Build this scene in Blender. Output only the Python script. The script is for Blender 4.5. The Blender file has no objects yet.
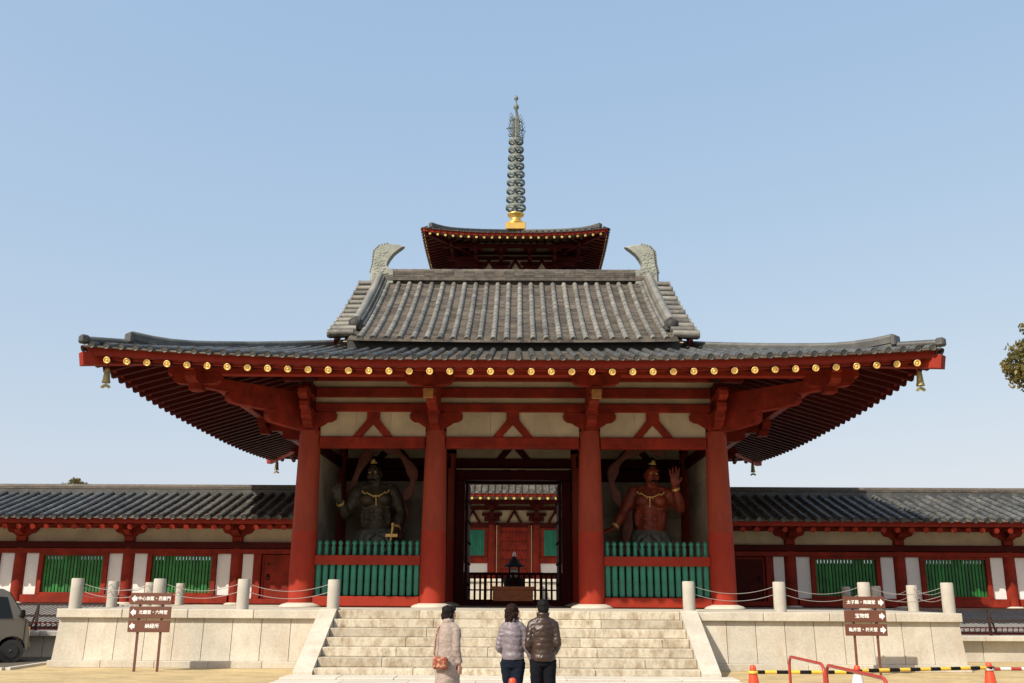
import bpy, math, random
from math import sin, cos, pi, radians as R, sqrt, atan2, hypot
from mathutils import Vector as V, Matrix, noise
random.seed(7)
SC = bpy.context.scene
COL = SC.collection
# ------------------------------------------------------------------ materials
def newmat(name):
    m = bpy.data.materials.new(name); m.use_nodes = True
    nt = m.node_tree; b = nt.nodes['Principled BSDF']
    return m, nt, b
def nd(nt, t, **k):
    n = nt.nodes.new(t)
    for a, v in k.items():
        if a.startswith('i_'):
            n.inputs[a[2:].replace('_', ' ')].default_value = v
        else: setattr(n, a, v)
    return n
def noise_tex(nt, scale, detail=4, rough=.6, sc=(1, 1, 1), coord='Object'):
    tc = nd(nt, 'ShaderNodeTexCoord'); mp = nd(nt, 'ShaderNodeMapping')
    mp.inputs['Scale'].default_value = sc
    n = nd(nt, 'ShaderNodeTexNoise'); n.inputs['Scale'].default_value = scale
    n.inputs['Detail'].default_value = detail; n.inputs['Roughness'].default_value = rough
    nt.links.new(tc.outputs[coord], mp.inputs[0]); nt.links.new(mp.outputs[0], n.inputs['Vector'])
    return n
def ramp(nt, src, stops):
    r = nd(nt, 'ShaderNodeValToRGB'); e = r.color_ramp.elements
    while len(e) < len(stops): e.new(.5)
    for i, (p, c) in enumerate(stops):
        e[i].position = p; e[i].color = (*c, 1) if len(c) == 3 else c
    nt.links.new(src, r.inputs[0]); return r
def mixc(nt, a, b, fac, mode='MIX'):
    m = nd(nt, 'ShaderNodeMix', data_type='RGBA', blend_type=mode)
    for sock, v in ((m.inputs[0], fac), (m.inputs[6], a), (m.inputs[7], b)):
        if hasattr(v, 'is_output'): nt.links.new(v, sock)
        else: sock.default_value = v if not isinstance(v, tuple) or len(v) == 4 else (*v, 1)
    return m.outputs[2]
def g(v): return (v, v, v)
def mul(c, k): return tuple(min(1, x*k) for x in c)
MATS = {}
def surf(name, col, var=.18, scale=3, rough=.6, bump=.15, bscale=40, metal=0, tint=0, sc=(1, 1, 1), stain=None, spec=.5, fine=.1):
    m, nt, b = newmat(name)
    n1 = noise_tex(nt, scale, 5, .6, sc); r1 = ramp(nt, n1.outputs['Fac'], [(.3, g(1-var)), (.7, g(1+var*.6))])
    c = mixc(nt, (*col, 1), r1.outputs[0], 1.0, 'MULTIPLY')
    if fine:
        n2 = noise_tex(nt, bscale, 3, .7); r2 = ramp(nt, n2.outputs['Fac'], [(.35, g(1-fine)), (.65, g(1+fine))])
        c = mixc(nt, c, r2.outputs[0], 1.0, 'MULTIPLY')
    if tint:
        at = nd(nt, 'ShaderNodeAttribute', attribute_name='tint')
        r3 = ramp(nt, at.outputs['Fac'], [(0, g(1-tint)), (1, g(1+tint))])
        c = mixc(nt, c, r3.outputs[0], 1.0, 'MULTIPLY')
    if stain:   # (colour, scale, mapping, low, high, amount)
        n4 = noise_tex(nt, stain[1], 6, .7, stain[2]); r4 = ramp(nt, n4.outputs['Fac'], [(stain[3], g(0)), (stain[4], g(stain[5]))])
        c = mixc(nt, c, (*stain[0], 1), r4.outputs[0])
    nt.links.new(c, b.inputs['Base Color'])
    b.inputs['Roughness'].default_value = rough; b.inputs['Metallic'].default_value = metal
    b.inputs['Specular IOR Level'].default_value = spec
    if bump:
        nb = noise_tex(nt, bscale, 4, .6); bp = nd(nt, 'ShaderNodeBump'); bp.inputs['Strength'].default_value = bump
        bp.inputs['Distance'].default_value = .02
        nt.links.new(nb.outputs['Fac'], bp.inputs['Height']); nt.links.new(bp.outputs[0], b.inputs['Normal'])
    MATS[name] = m; return m
RED = (.225, .0205, .0085)
M = MATS
surf('red_paint', RED, .42, 1.8, .7, .1, 60, spec=.18, stain=((.09, .014, .009), 4.5, (1, 1, .4), .48, .72, .7))
surf('soffit_wood', (.20, .12, .07), .3, 2, .8, .1, 60)
surf('niche_plaster', (.47, .40, .29), .25, 1.5, .85, .15, 50, tint=.12, stain=((.16, .12, .08), 2.0, (1, 1, .3), .5, .78, .6))
surf('red_paint_shaded', (.055, .0042, .0026), .3, 1.4, .7, .1, 60, spec=.15)  # red paint darkened to stand in for under-eave shade; also the dark red lattice
surf('red_bright', (.265, .024, .010), .2, 2, .65, .1, 60, spec=.2)
surf('cream', (.50, .41, .27), .22, 1.3, .85, .12, 50, tint=.12, stain=((.33, .25, .15), 1.5, (1, 1, .25), .55, .8, .5))
surf('white', (.68, .66, .63), .08, 1.3, .8, .08, 50, stain=((.5, .46, .4), 2, (1, 1, .3), .6, .85, .4))
surf('gold', (.88, .58, .18), .2, 9, .42, .1, 60, metal=.3)
surf('old_gilt', (.38, .17, .04), .3, 14, .5, .2, 40, metal=.3)
surf('tile_dark_shaded', (.03, .03, .028), .3, 6, .7, .3, 30)  # near-black tile; the dark stands in for shade in hollows and gaps
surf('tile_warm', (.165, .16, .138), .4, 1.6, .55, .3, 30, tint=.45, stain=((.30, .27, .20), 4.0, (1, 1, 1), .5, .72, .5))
surf('goldleaf', (.85, .55, .14), .1, 3, .3, .05, 30, metal=.8)
surf('tile', (.076, .080, .077), .4, 1.3, .5, .3, 30, tint=.55, stain=((.20, .19, .15), 3.0, (1, 1, 1), .5, .74, .5))
surf('pan', (.085, .073, .058), .35, 1.6, .7, .25, 30, tint=.5, stain=((.20, .165, .12), 5.0, (1, 1, 1), .48, .7, .55))
surf('stone', (.50, .465, .385), .2, .9, .8, .25, 25, tint=.07, stain=((.36, .28, .19), 2.6, (1, 1, .3), .50, .80, .7))
surf('step_stone', (.49, .445, .345), .15, 1.5, .85, .3, 22, tint=.16, stain=((.23, .16, .085), 5.5, (1, 1, .5), .44, .70, .95))
surf('post_stone', (.40, .375, .32), .14, 3, .8, .35, 60, tint=0)
surf('grey_shaded_stone', (.42, .40, .36), .2, 1.2, .85, .3, 20, tint=.1)  # greyer copy of stone; stands in for shade on the left ledge
surf('green_old', (.022, .19, .125), .28, 3.5, .6, .15, 60, tint=.12)
surf('green_window', (.014, .15, .024), .45, 2.2, .55, .1, 60, tint=.25)
surf('iron', (.035, .018, .014), .3, 5, .5, .1, 60)
surf('black', (.010, .009, .009), .3, 5, .8, .1, 60, spec=.12)
surf('bronze_green', (.15, .175, .15), .4, 2.5, .6, .35, 18, metal=.1, stain=((.12, .13, .11), 5, (1, 1, 1), .5, .7, .6))
surf('owl_tile', (.26, .275, .23), .3, 2.5, .75, .5, 14, stain=((.17, .18, .15), 6, (1, 1, 1), .5, .7, .6))
surf('bell_metal', (.34, .30, .12), .3, 8, .5, .1, 60, metal=.4)
surf('wire', (.30, .28, .26), .05, 3, .5, 0, 60, metal=.2)
surf('wood', (.70, .21, .05), .3, 4, .5, .2, 30, sc=(1, 1, 6))
surf('sign_brown', (.125, .045, .026), .12, 5, .5, .05, 60)
surf('sign_white', (.82, .80, .76), .04, 5, .5, 0, 60)
surf('cone_orange', (.66, .06, .015), .1, 6, .42, .05, 60)
surf('bar_yellow', (.75, .47, .05), .1, 6, .4, 0, 60)
surf('tube_red', (.36, .04, .022), .12, 6, .38, 0, 60)
surf('rubber', (.02, .02, .02), .2, 6, .8, .1, 60)
surf('van_paint', (.15, .135, .11), .06, 2, .3, 0, 60, metal=.4, fine=0)
surf('rim_grey', (.035, .035, .035), .1, 6, .4, 0, 60, metal=.5)
surf('chrome', (.6, .6, .6), .05, 6, .2, 0, 60, metal=1)
surf('lamp_glass', (.5, .25, .08), .05, 6, .1, 0, 60)
surf('skin', (.50, .29, .19), .08, 8, .5, .05, 60)
surf('hair_black', (.006, .005, .005), .3, 40, .6, .5, 90, sc=(1, 1, .2), spec=.15)
surf('hair_brown', (.016, .006, .004), .4, 30, .7, .8, 60, spec=.15)
surf('coat_pink', (.31, .25, .215), .22, 8, .75, .35, 30, fine=.12)
surf('jacket_grey', (.17, .145, .165), .2, 8, .5, .3, 22)
surf('jacket_brown', (.036, .019, .012), .3, 9, .36, .35, 26)
surf('jeans', (.008, .012, .022), .2, 12, .9, .2, 60, spec=.1)
surf('trousers_dark', (.007, .008, .012), .2, 12, .9, .2, 60, spec=.1)
surf('bag', (.20, .04, .02), .1, 6, .6, .1, 60, stain=((.45, .30, .17), 26, (1, 1, 1), .52, .57, .8))
surf('nio_red', (.29, .050, .018), .45, 3.2, .6, .3, 14, stain=((.07, .018, .012), 7, (1, 1, 1), .48, .66, .8))
surf('nio_dark', (.065, .050, .028), .45, 3.2, .6, .3, 14, stain=((.12, .09, .06), 7, (1, 1, 1), .52, .66, .6))
surf('nio_cloth', (.13, .14, .11), .3, 3, .8, .3, 14)
surf('nio_cloth_dark', (.03, .04, .035), .3, 3, .8, .3, 14)
surf('nio_ribbon', (.17, .055, .035), .3, 3, .7, .2, 14)
surf('rock', (.10, .095, .09), .3, 3, .9, .8, 6)
surf('bark', (.10, .075, .05), .3, 6, .9, .8, 20, sc=(1, 1, .2))
surf('asphalt', (.10, .085, .065), .15, .8, .9, .3, 60)
surf('concrete', (.55, .51, .43), .1, 1, .85, .2, 40, tint=.06)
surf('earth', (.13, .115, .09), .2, .3, .95, .4, 40)
surf('court_gravel', (.50, .46, .38), .1, .8, .95, .4, 40)
surf('ribbed', (.26, .25, .235), .12, 1.5, .6, .1, 40, tint=.1)
# column paint: faded dusty upper shaft, a repainted deeper band below 3.45 m
def colmat():
    m, nt, b = newmat('column_paint')
    tc = nd(nt, 'ShaderNodeTexCoord'); sx = nd(nt, 'ShaderNodeSeparateXYZ'); nt.links.new(tc.outputs['Object'], sx.inputs[0])
    gt = nd(nt, 'ShaderNodeMath', operation='GREATER_THAN'); nt.links.new(sx.outputs[2], gt.inputs[0]); gt.inputs[1].default_value = 2.13
    n1 = noise_tex(nt, 1.5, 5, .6, (1, 1, .4)); up = ramp(nt, n1.outputs['Fac'], [(.25, (.19, .028, .014)), (.75, (.33, .058, .028))])
    n2 = noise_tex(nt, 2.0, 5, .6, (1, 1, .4)); lo = ramp(nt, n2.outputs['Fac'], [(.25, (.23, .020, .010)), (.75, (.34, .034, .014))])
    c = mixc(nt, lo.outputs[0], up.outputs[0], gt.outputs[0])
    nt.links.new(c, b.inputs['Base Color']); b.inputs['Roughness'].default_value = .65; b.inputs['Specular IOR Level'].default_value = .2
    MATS['column_paint'] = m
colmat()
def glassmat(name, col, rough=.05):
    m, nt, b = newmat(name); b.inputs['Base Color'].default_value = (*col, 1); b.inputs['Roughness'].default_value = rough
    b.inputs['Specular IOR Level'].default_value = .35; MATS[name] = m
glassmat('dark_glass', (.006, .007, .007), .12)
def leafmat(name, c1, c2):
    m, nt, b = newmat(name)
    at = nd(nt, 'ShaderNodeAttribute', attribute_name='tint'); r = ramp(nt, at.outputs['Fac'], [(0, c1), (1, c2)])
    nt.links.new(r.outputs[0], b.inputs['Base Color']); b.inputs['Roughness'].default_value = .55
    tr = nd(nt, 'ShaderNodeBsdfTranslucent'); nt.links.new(r.outputs[0], tr.inputs[0])
    mx = nd(nt, 'ShaderNodeMixShader'); mx.inputs[0].default_value = .3
    out = nt.nodes['Material Output']
    nt.links.new(b.outputs[0], mx.inputs[1]); nt.links.new(tr.outputs[0], mx.inputs[2]); nt.links.new(mx.outputs[0], out.inputs[0])
    MATS[name] = m
leafmat('leaf', (.045, .055, .012), (.22, .17, .035))
def sandmat():
    m, nt, b = newmat('sand')
    n1 = noise_tex(nt, .5, 6, .6); r1 = ramp(nt, n1.outputs['Fac'], [(.3, (.43, .325, .16)), (.7, (.53, .41, .21))])
    n2 = noise_tex(nt, 8, 6, .7); r2 = ramp(nt, n2.outputs['Fac'], [(.35, g(.86)), (.65, g(1.08))])
    c = mixc(nt, r1.outputs[0], r2.outputs[0], 1.0, 'MULTIPLY'); nt.links.new(c, b.inputs['Base Color'])
    n3 = noise_tex(nt, 38, 2, .5); r3 = ramp(nt, n3.outputs['Fac'], [(.66, g(0)), (.72, g(.55))]); c = mixc(nt, c, (.22, .16, .08, 1), r3.outputs[0])
    n4 = noise_tex(nt, 1.1, 5, .65, (1, 2.2, 1)); r4 = ramp(nt, n4.outputs['Fac'], [(.40, g(.80)), (.58, g(1.05))]); c = mixc(nt, c, r4.outputs[0], 1.0, 'MULTIPLY'); nt.links.new(c, b.inputs['Base Color'])
    b.inputs['Roughness'].default_value = .95
    bp = nd(nt, 'ShaderNodeBump'); bp.inputs['Strength'].default_value = .4; nb = noise_tex(nt, 60, 4, .7)
    nt.links.new(nb.outputs['Fac'], bp.inputs['Height']); nt.links.new(bp.outputs[0], b.inputs['Normal'])
    MATS['sand'] = m
sandmat()
# ------------------------------------------------------------------ mesh builder
class MB:
    def __init__(s): s.v = []; s.f = []; s.mi = []; s.t = []; s.sm = []
    def add(s, vs, fs, mi=0, t=.5, sm=False):
        o = len(s.v); s.v += [tuple(p) for p in vs]
        for f in fs: s.f.append([o+i for i in f]); s.mi.append(mi); s.t.append(t); s.sm.append(sm)
        return s
    def box(s, c, d, rz=0, mi=0, t=.5, bev=0, M4=None):
        x, y, z = d[0]/2, d[1]/2, d[2]/2
        if bev:
            b = bev; vs = []
            for sx in (-1, 1):
                for sy in (-1, 1):
                    for sz in (-1, 1):
                        vs += [V((sx*x, sy*(y-b), sz*(z-b))), V((sx*(x-b), sy*y, sz*(z-b))), V((sx*(x-b), sy*(y-b), sz*z))]
            I = lambda a, b_, c_, k: ((a*2+b_)*2+c_)*3+k
            fs = []
            for a in (0, 1): fs.append([I(a, 0, 0, 0), I(a, 1, 0, 0), I(a, 1, 1, 0), I(a, 0, 1, 0)][::(1 if a else -1)])
            for a in (0, 1): fs.append([I(0, a, 0, 1), I(0, a, 1, 1), I(1, a, 1, 1), I(1, a, 0, 1)][::(1 if a else -1)])
            for a in (0, 1): fs.append([I(0, 0, a, 2), I(1, 0, a, 2), I(1, 1, a, 2), I(0, 1, a, 2)][::(1 if a else -1)])
            for a in (0, 1):
                for b_ in (0, 1):
                    fs += [[I(a, b_, 0, 0), I(a, b_, 1, 0), I(a, b_, 1, 1), I(a, b_, 0, 1)],
                           [I(a, 0, b_, 0), I(a, 1, b_, 0), I(a, 1, b_, 2), I(a, 0, b_, 2)],
                           [I(0, a, b_, 1), I(1, a, b_, 1), I(1, a, b_, 2), I(0, a, b_, 2)]]
                    for c_ in (0, 1): fs.append([I(a, b_, c_, 0), I(a, b_, c_, 1), I(a, b_, c_, 2)])
        else:
            vs = [V((sx*x, sy*y, sz*z)) for sx in (-1, 1) for sy in (-1, 1) for sz in (-1, 1)]
            fs = [[0, 1, 3, 2], [4, 6, 7, 5], [0, 4, 5, 1], [2, 3, 7, 6], [0, 2, 6, 4], [1, 5, 7, 3]]
        if rz: mt = Matrix.Rotation(rz, 3, 'Z'); vs = [mt @ p for p in vs]
        if M4: vs = [M4 @ p for p in vs]
        return s.add([p + V(c) for p in vs], fs, mi, t)
    def bar(s, a, b, w, h, mi=0, t=.5, up=(0, 0, 1)):      # rectangular bar from a to b, w sideways, h along up
        a, b = V(a), V(b); d = (b-a).normalized(); sd = d.cross(V(up))
        if sd.length < 1e-4: sd = d.cross(V((0, 1, 0)))
        sd.normalize(); u = sd.cross(d)
        vs = [p + sd*i*w/2 + u*j*h/2 for p in (a, b) for i in (-1, 1) for j in (-1, 1)]
        return s.add(vs, [[0, 1, 3, 2], [4, 6, 7, 5], [0, 4, 5, 1], [2, 3, 7, 6], [0, 2, 6, 4], [1, 5, 7, 3]], mi, t)
    def tube(s, pts, r, n=8, mi=0, t=.5, cap=True, sm=True, rad=None):
        pts = [V(p) for p in pts]; rings = []; prev = None
        for i, p in enumerate(pts):
            d = (pts[min(i+1, len(pts)-1)] - pts[max(i-1, 0)]).normalized()
            if prev is None:
                a = V((0, 0, 1)) if abs(d.z) < .9 else V((1, 0, 0)); x = d.cross(a).normalized()
            else: x = (prev - d*prev.dot(d)).normalized()
            y = d.cross(x); prev = x; rr = rad[i] if rad else r
            rings.append([p + (x*cos(2*pi*k/n) + y*sin(2*pi*k/n))*rr for k in range(n)])
        vs = [q for rg in rings for q in rg]; fs = []
        for i in range(len(pts)-1):
            for k in range(n): k2 = (k+1) % n; fs.append([i*n+k, i*n+k2, (i+1)*n+k2, (i+1)*n+k])
        s.add(vs, fs, mi, t, sm)
        if cap: s.add(rings[0], [list(range(n))[::-1]], mi, t); s.add(rings[-1], [list(range(n))], mi, t)
        return s
    def lathe(s, prof, c=(0, 0, 0), n=20, mi=0, t=.5, sm=True, cap=True, axis=None):
        c = V(c); vs = []; fs = []
        q = V(axis).to_track_quat('Z', 'Y') if axis else None
        for r, z in prof:
            for k in range(n):
                p = V((r*cos(2*pi*k/n), r*sin(2*pi*k/n), z)); vs.append((q @ p if q else p)+c)
        m = len(prof)
        for i in range(m-1):
            for k in range(n): k2 = (k+1) % n; fs.append([i*n+k, i*n+k2, (i+1)*n+k2, (i+1)*n+k])
        s.add(vs, fs, mi, t, sm)
        if cap: s.add(vs[:n], [list(range(n))[::-1]], mi, t); s.add(vs[-n:], [list(range(n))], mi, t)
        return s
    def prism(s, poly, fn, t0, t1, mi=0, t=.5):   # polygon (a,b) mapped by fn(a,b,thickness)
        n = len(poly); vs = [fn(a, b, t0) for a, b in poly] + [fn(a, b, t1) for a, b in poly]
        return s.add(vs, [list(range(n))[::-1], [n+i for i in range(n)]] + [[i, (i+1) % n, n+(i+1) % n, n+i] for i in range(n)], mi, t)
    def sweep(s, pts, w, h, mi=0, t=.5, out=None):   # rectangular section, always upright (h along z), pts on section centre
        pts = [V(p) for p in pts]; vs = []
        for i, p in enumerate(pts):
            d = pts[min(i+1, len(pts)-1)] - pts[max(i-1, 0)]; d.z = 0; d.normalize(); sd = V((d.y, -d.x, 0))
            vs += [p + sd*w/2*a + V((0, 0, h/2*b)) for a, b in ((-1, -1), (1, -1), (1, 1), (-1, 1))]
        fs = [[i*4+k, i*4+(k+1) % 4, (i+1)*4+(k+1) % 4, (i+1)*4+k] for i in range(len(pts)-1) for k in range(4)]
        fs += [[3, 2, 1, 0], [len(vs)-4+k for k in range(4)]]
        return s.add(vs, fs, mi, t)
    def loft(s, pts, radii, n=16, side=None, mi=0, sm=True, fn=None):   # elliptical rings; radii (a,b): a along side, b across
        pts = [V(p) for p in pts]; rings = []; px = V(side or (1, 0, 0))
        for i, p in enumerate(pts):
            d = (pts[min(i+1, len(pts)-1)] - pts[max(i-1, 0)]).normalized()
            x = (px - d*px.dot(d)).normalized(); y = d.cross(x); a, b = radii[i] if isinstance(radii[i], tuple) else (radii[i],)*2
            rings.append([p + x*cos(2*pi*k/n)*a + y*sin(2*pi*k/n)*b for k in range(n)]); px = x
        if fn: rings = [[fn(q) for q in rg] for rg in rings]
        vs = [q for rg in rings for q in rg]
        fs = [[i*n+k, i*n+(k+1) % n, (i+1)*n+(k+1) % n, (i+1)*n+k] for i in range(len(pts)-1) for k in range(n)]
        fs += [list(range(n))[::-1], [len(vs)-n+k for k in range(n)]]
        return s.add(vs, fs, mi, .5, sm)
    def ball(s, c, r, n=16, m=10, mi=0, sm=True, rot=None, fn=None):
        r = V(r) if not isinstance(r, (int, float)) else V((r, r, r)); c = V(c); vs = []
        for i in range(1, m):
            th = pi*i/m
            for k in range(n): vs.append(V((sin(th)*cos(2*pi*k/n)*r.x, sin(th)*sin(2*pi*k/n)*r.y, cos(th)*r.z)))
        vs += [V((0, 0, r.z)), V((0, 0, -r.z))]; T, B = len(vs)-2, len(vs)-1
        if fn: vs = [fn(p) for p in vs]
        if rot: vs = [rot @ p for p in vs]
        fs = [[i*n+k, (i+1)*n+k, (i+1)*n+(k+1) % n, i*n+(k+1) % n] for i in range(m-2) for k in range(n)]
        fs += [[T, k, (k+1) % n] for k in range(n)] + [[B, (m-2)*n+(k+1) % n, (m-2)*n+k] for k in range(n)]
        return s.add([p+c for p in vs], fs, mi, .5, sm)
    def mesh(s, name, mats):
        me = bpy.data.meshes.new(name); me.from_pydata(s.v, [], s.f)
        for m in mats: me.materials.append(M[m])
        me.polygons.foreach_set('material_index', s.mi); me.polygons.foreach_set('use_smooth', s.sm)
        a = me.attributes.new('tint', 'FLOAT', 'FACE'); a.data.foreach_set('value', s.t)
        me.update(); return me
    def build(s, name, mats, parent=None, loc=(0, 0, 0), rz=0, **tags):
        if isinstance(mats, str): mats = [mats]
        o = bpy.data.objects.new(name, s.mesh(name, mats)); COL.objects.link(o); o.location = loc; o.rotation_euler = (0, 0, rz)
        put(o, parent, **tags); return o
def wm(o):
    b = Matrix.Translation(o.location) @ o.rotation_euler.to_matrix().to_4x4()
    return (wm(o.parent) @ o.matrix_parent_inverse @ b) if o.parent else b
def put(o, parent=None, label=None, cat=None, group=None, kind=None):
    if parent is not None: o.parent = parent; o.matrix_parent_inverse = wm(parent).inverted()
    if label: o['label'] = label
    if cat: o['category'] = cat
    if group: o['group'] = group
    if kind: o['kind'] = kind
    return o
def empty(name, loc, label, cat, group=None, rz=0):
    o = bpy.data.objects.new(name, None); COL.objects.link(o); o.empty_display_size = .3
    o.location = loc; o.rotation_euler = (0, 0, rz); return put(o, None, label, cat, group)
def kids(o): return [c for c in bpy.data.objects if c.parent == o]
def copy_tree(o, loc=None, rz=None, label=None, parent=None):
    c = o.copy(); COL.objects.link(c)
    if parent is not None: mp = o.matrix_parent_inverse.copy(); c.parent = parent; c.matrix_parent_inverse = mp
    if loc is not None: c.location = loc
    if rz is not None: c.rotation_euler = (0, 0, rz)
    if label: c['label'] = label
    for ch in kids(o): copy_tree(ch, parent=c)
    return c
def remeshed(mb, voxel, smooth=3):          # fuse overlapping closed lofts into one continuous surface
    o = bpy.data.objects.new('tmp', mb.mesh('tmp', ['skin'])); COL.objects.link(o)
    r = o.modifiers.new('r', 'REMESH'); r.mode = 'VOXEL'; r.voxel_size = voxel; r.use_smooth_shade = True
    if smooth: q = o.modifiers.new('s', 'SMOOTH'); q.iterations = smooth; q.factor = .5
    me = bpy.data.meshes.new_from_object(o.evaluated_get(bpy.context.evaluated_depsgraph_get()))
    bpy.data.objects.remove(o); me.materials.clear(); return me
def link_mesh(me, name, mat, parent=None, loc=(0, 0, 0), rz=0, **tags):
    me.name = name; me.materials.append(M[mat]); o = bpy.data.objects.new(name, me); COL.objects.link(o)
    o.location = loc; o.rotation_euler = (0, 0, rz); put(o, parent, **tags); return o
rnd = random.random
# ------------------------------------------------------------------ roof tiles
def tile_rolls(mb, P, us, d1f, L=.32, rr=.085, n=6, mi=0, d0=-.17):
    for u in us:
        d1 = d1f(u)
        if d1 < .15: continue
        rt = rnd(); ju = .012*(rnd()-.5)
        k = max(1, int(round((d1-d0)/L))); st = (d1-d0)/k
        for i in range(k):
            a, b = P(u, d0+i*st), P(u, d0+(i+1)*st); t = (b-a).normalized(); s = (P(u+.05, d0+i*st)-a).normalized()
            nn = s.cross(t).normalized();  nn = nn if nn.z > 0 else -nn
            vs = []
            jj = s*(ju+.008*(rnd()-.5))+nn*.006*(rnd()-.5)
            for p, r in ((a+jj, rr*1.05), (b+t*.01+jj, rr*.93)):
                for q in range(n+1):
                    th = pi*q/n; vs.append(p + s*cos(th)*r + nn*(sin(th)*r+.03))
            fs = [[q, q+1, n+2+q, n+1+q] for q in range(n)]
            mb.add(vs, fs, mi, .5*rt+.5*rnd(), True)
            mb.add(vs[:n+1], [list(range(n+1))], mi, rnd())
        a = P(u, d0-.005); t = (P(u, .2)-P(u, 0)).normalized()      # round end tile
        mb.lathe([(0.001, -.02), (rr*.7, -.02), (rr*.95, -.032), (rr*1.02, .0), (rr*1.02, .05)], a+V((0, 0, .045)), 10, mi, rnd()*.35, False, False, axis=t)
def tile_pans(mb, P, us, d1f, L=.16, h=.035, mi=1, d0=-.13):
    for u0, u1 in zip(us[:-1], us[1:]):
        d1 = max(d1f(u0), d1f(u1)); k = max(1, int(round((d1-d0)/L))); st = (d1-d0)/k; um = (u0+u1)/2
        for i in range(k):
            dr = (.012)*(rnd()-.5)
            vs = [P(u, d0+i*st)+V((0, 0, h*(1-.6*(u == um))+dr)) for u in (u0, um, u1)] + [P(u, d0+(i+1)*st)+V((0, 0, -.012*(u == um))) for u in (u0, um, u1)]
            lo = [P(u, d0+i*st)+V((0, 0, -.015)) for u in (u0, um, u1)]
            t = rnd()
            mb.add(vs+lo, [[0, 1, 4, 3], [1, 2, 5, 4], [6, 7, 1, 0], [7, 8, 2, 1]], mi, t)
class Hip:
    def __init__(s, cx, cy, hx, hy, z0, sl, cv, lift, lr, fade=6):
        s.__dict__.update(cx=cx, cy=cy, hx=hx, hy=hy, z0=z0, sl=sl, cv=cv, lift=lift, lr=lr, fade=fade)
    def U(s, side): return s.hx if side in (0, 2) else s.hy
    def lf(s, side, u, d):
        a = s.U(side)-abs(u); return s.lift*max(0, 1-max(0, a)/s.lr)**2*max(0, 1-d/s.fade)
    def xy(s, side, u, d):
        return [(s.cx+u, s.cy-s.hy+d), (s.cx+s.hx-d, s.cy+u), (s.cx-u, s.cy+s.hy-d), (s.cx-s.hx+d, s.cy-u)][side]
    def top(s, side):
        return lambda u, d: V((*s.xy(side, u, d), s.z0+s.sl*d+s.cv*d*d+s.lf(side, u, d)))
    def low(s, side, off, sl):
        return lambda u, d: V((*s.xy(side, u, d), s.z0+off+sl*d+s.lf(side, u, d)))
def us_for(U, sp):
    k = int(round(2*U/sp)); return [-U+sp*0+2*U*(i+.5)/k for i in range(k)]
def hip_tiles(H, dmax, sp, sides=(0, 1, 2, 3), L=.32, rr=.085):
    mb = MB()
    for sd in sides:
        U = H.U(sd); P = H.top(sd); us = us_for(U-.04, sp); f = lambda u: min(dmax, U-abs(u))
        tile_rolls(mb, P, us, f, L, rr); tile_pans(mb, P, [-U]+us+[U], f, L*.5)
    return mb
def hip_ridge(par, H, d0, dmax, w=.3, h=.34, mi=0, tip=.25):
    for sx in (-1, 1):
        for sy in (-1, 1):
            mb = MB()
            pts = []
            for i in range(13):
                d = d0+(dmax-d0)*i/12
                z = H.z0+H.sl*d+H.cv*d*d+H.lift*max(0, 1-d/H.lr)**2*max(0, 1-d/H.fade)
                pts.append(V((H.cx+sx*(H.hx-d), H.cy+sy*(H.hy-d), z+h/2+tip*max(0, 1-(d-d0)/1.4)**2)))
            mb.sweep(pts, w, h, mi, .3); mb.tube([p+V((0, 0, h/2+.02)) for p in pts], w*.36, 8, mi, .7)
            e = pts[0]; dr = V((sx, sy, 0)).normalized()
            mb.box(e+dr*.05+V((0, 0, -.02)), (w*1.3, .14, h*1.3+tip*.5), atan2(dr.y, dr.x)-pi/2, mi, .2, bev=.03)
            mb.sweep([p+V((0, 0, -.5*(h+tip)*.6)) for p in pts[:5]], w*.8, (h+tip)*.7, mi, .2)
            mb.build('hip_ridge', 'tile', par)
# ================================================================== the gate
FL = 1.31                       # terrace floor
GX = [-6.03, -2.28, 2.28, 6.03]; GY = [28.4, 33.2, 38.0]
gate = empty('temple_gate', (0, 33.2, FL), 'large red temple gate with two-tier grey tiled roof, standing on the stone terrace', 'gate')
HR = Hip(-.03, 33.2, 10.84, 9.5, 7.47, .287, .003, .30, 8.5)
# --- columns
def column_mb():
    mb = MB(); h = 4.95
    mb.lathe([(.375-.07*(t**1.6), .10+t*h) for t in [i/14 for i in range(15)]], n=28)
    return mb
cm = column_mb(); col0 = None
for y in GY:
    for x in GX:
        if col0 is None:
            col0 = cm.build('column', 'column_paint', gate, (x, y, FL))
            MB().lathe([(.60, 0), (.60, .03), (.54, .07), (.44, .10), (.40, .115)], n=28).build('plinth', 'stone', col0, (x, y, FL+.004))
        else: copy_tree(col0, (x, y, FL))
def beamx(x0, x1, y, z0, z1, w=.3, name='beam', mat='red_paint'):
    return MB().box(((x0+x1)/2, y, (z0+z1)/2), (x1-x0, w, z1-z0), bev=.02).build(name, mat, gate)
def beamy(y0, y1, x, z0, z1, w=.3, name='beam', mat='red_paint'):
    return MB().box((x, (y0+y1)/2, (z0+z1)/2), (w, y1-y0, z1-z0), bev=.02).build(name, mat, gate)
E_ = .31
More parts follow.
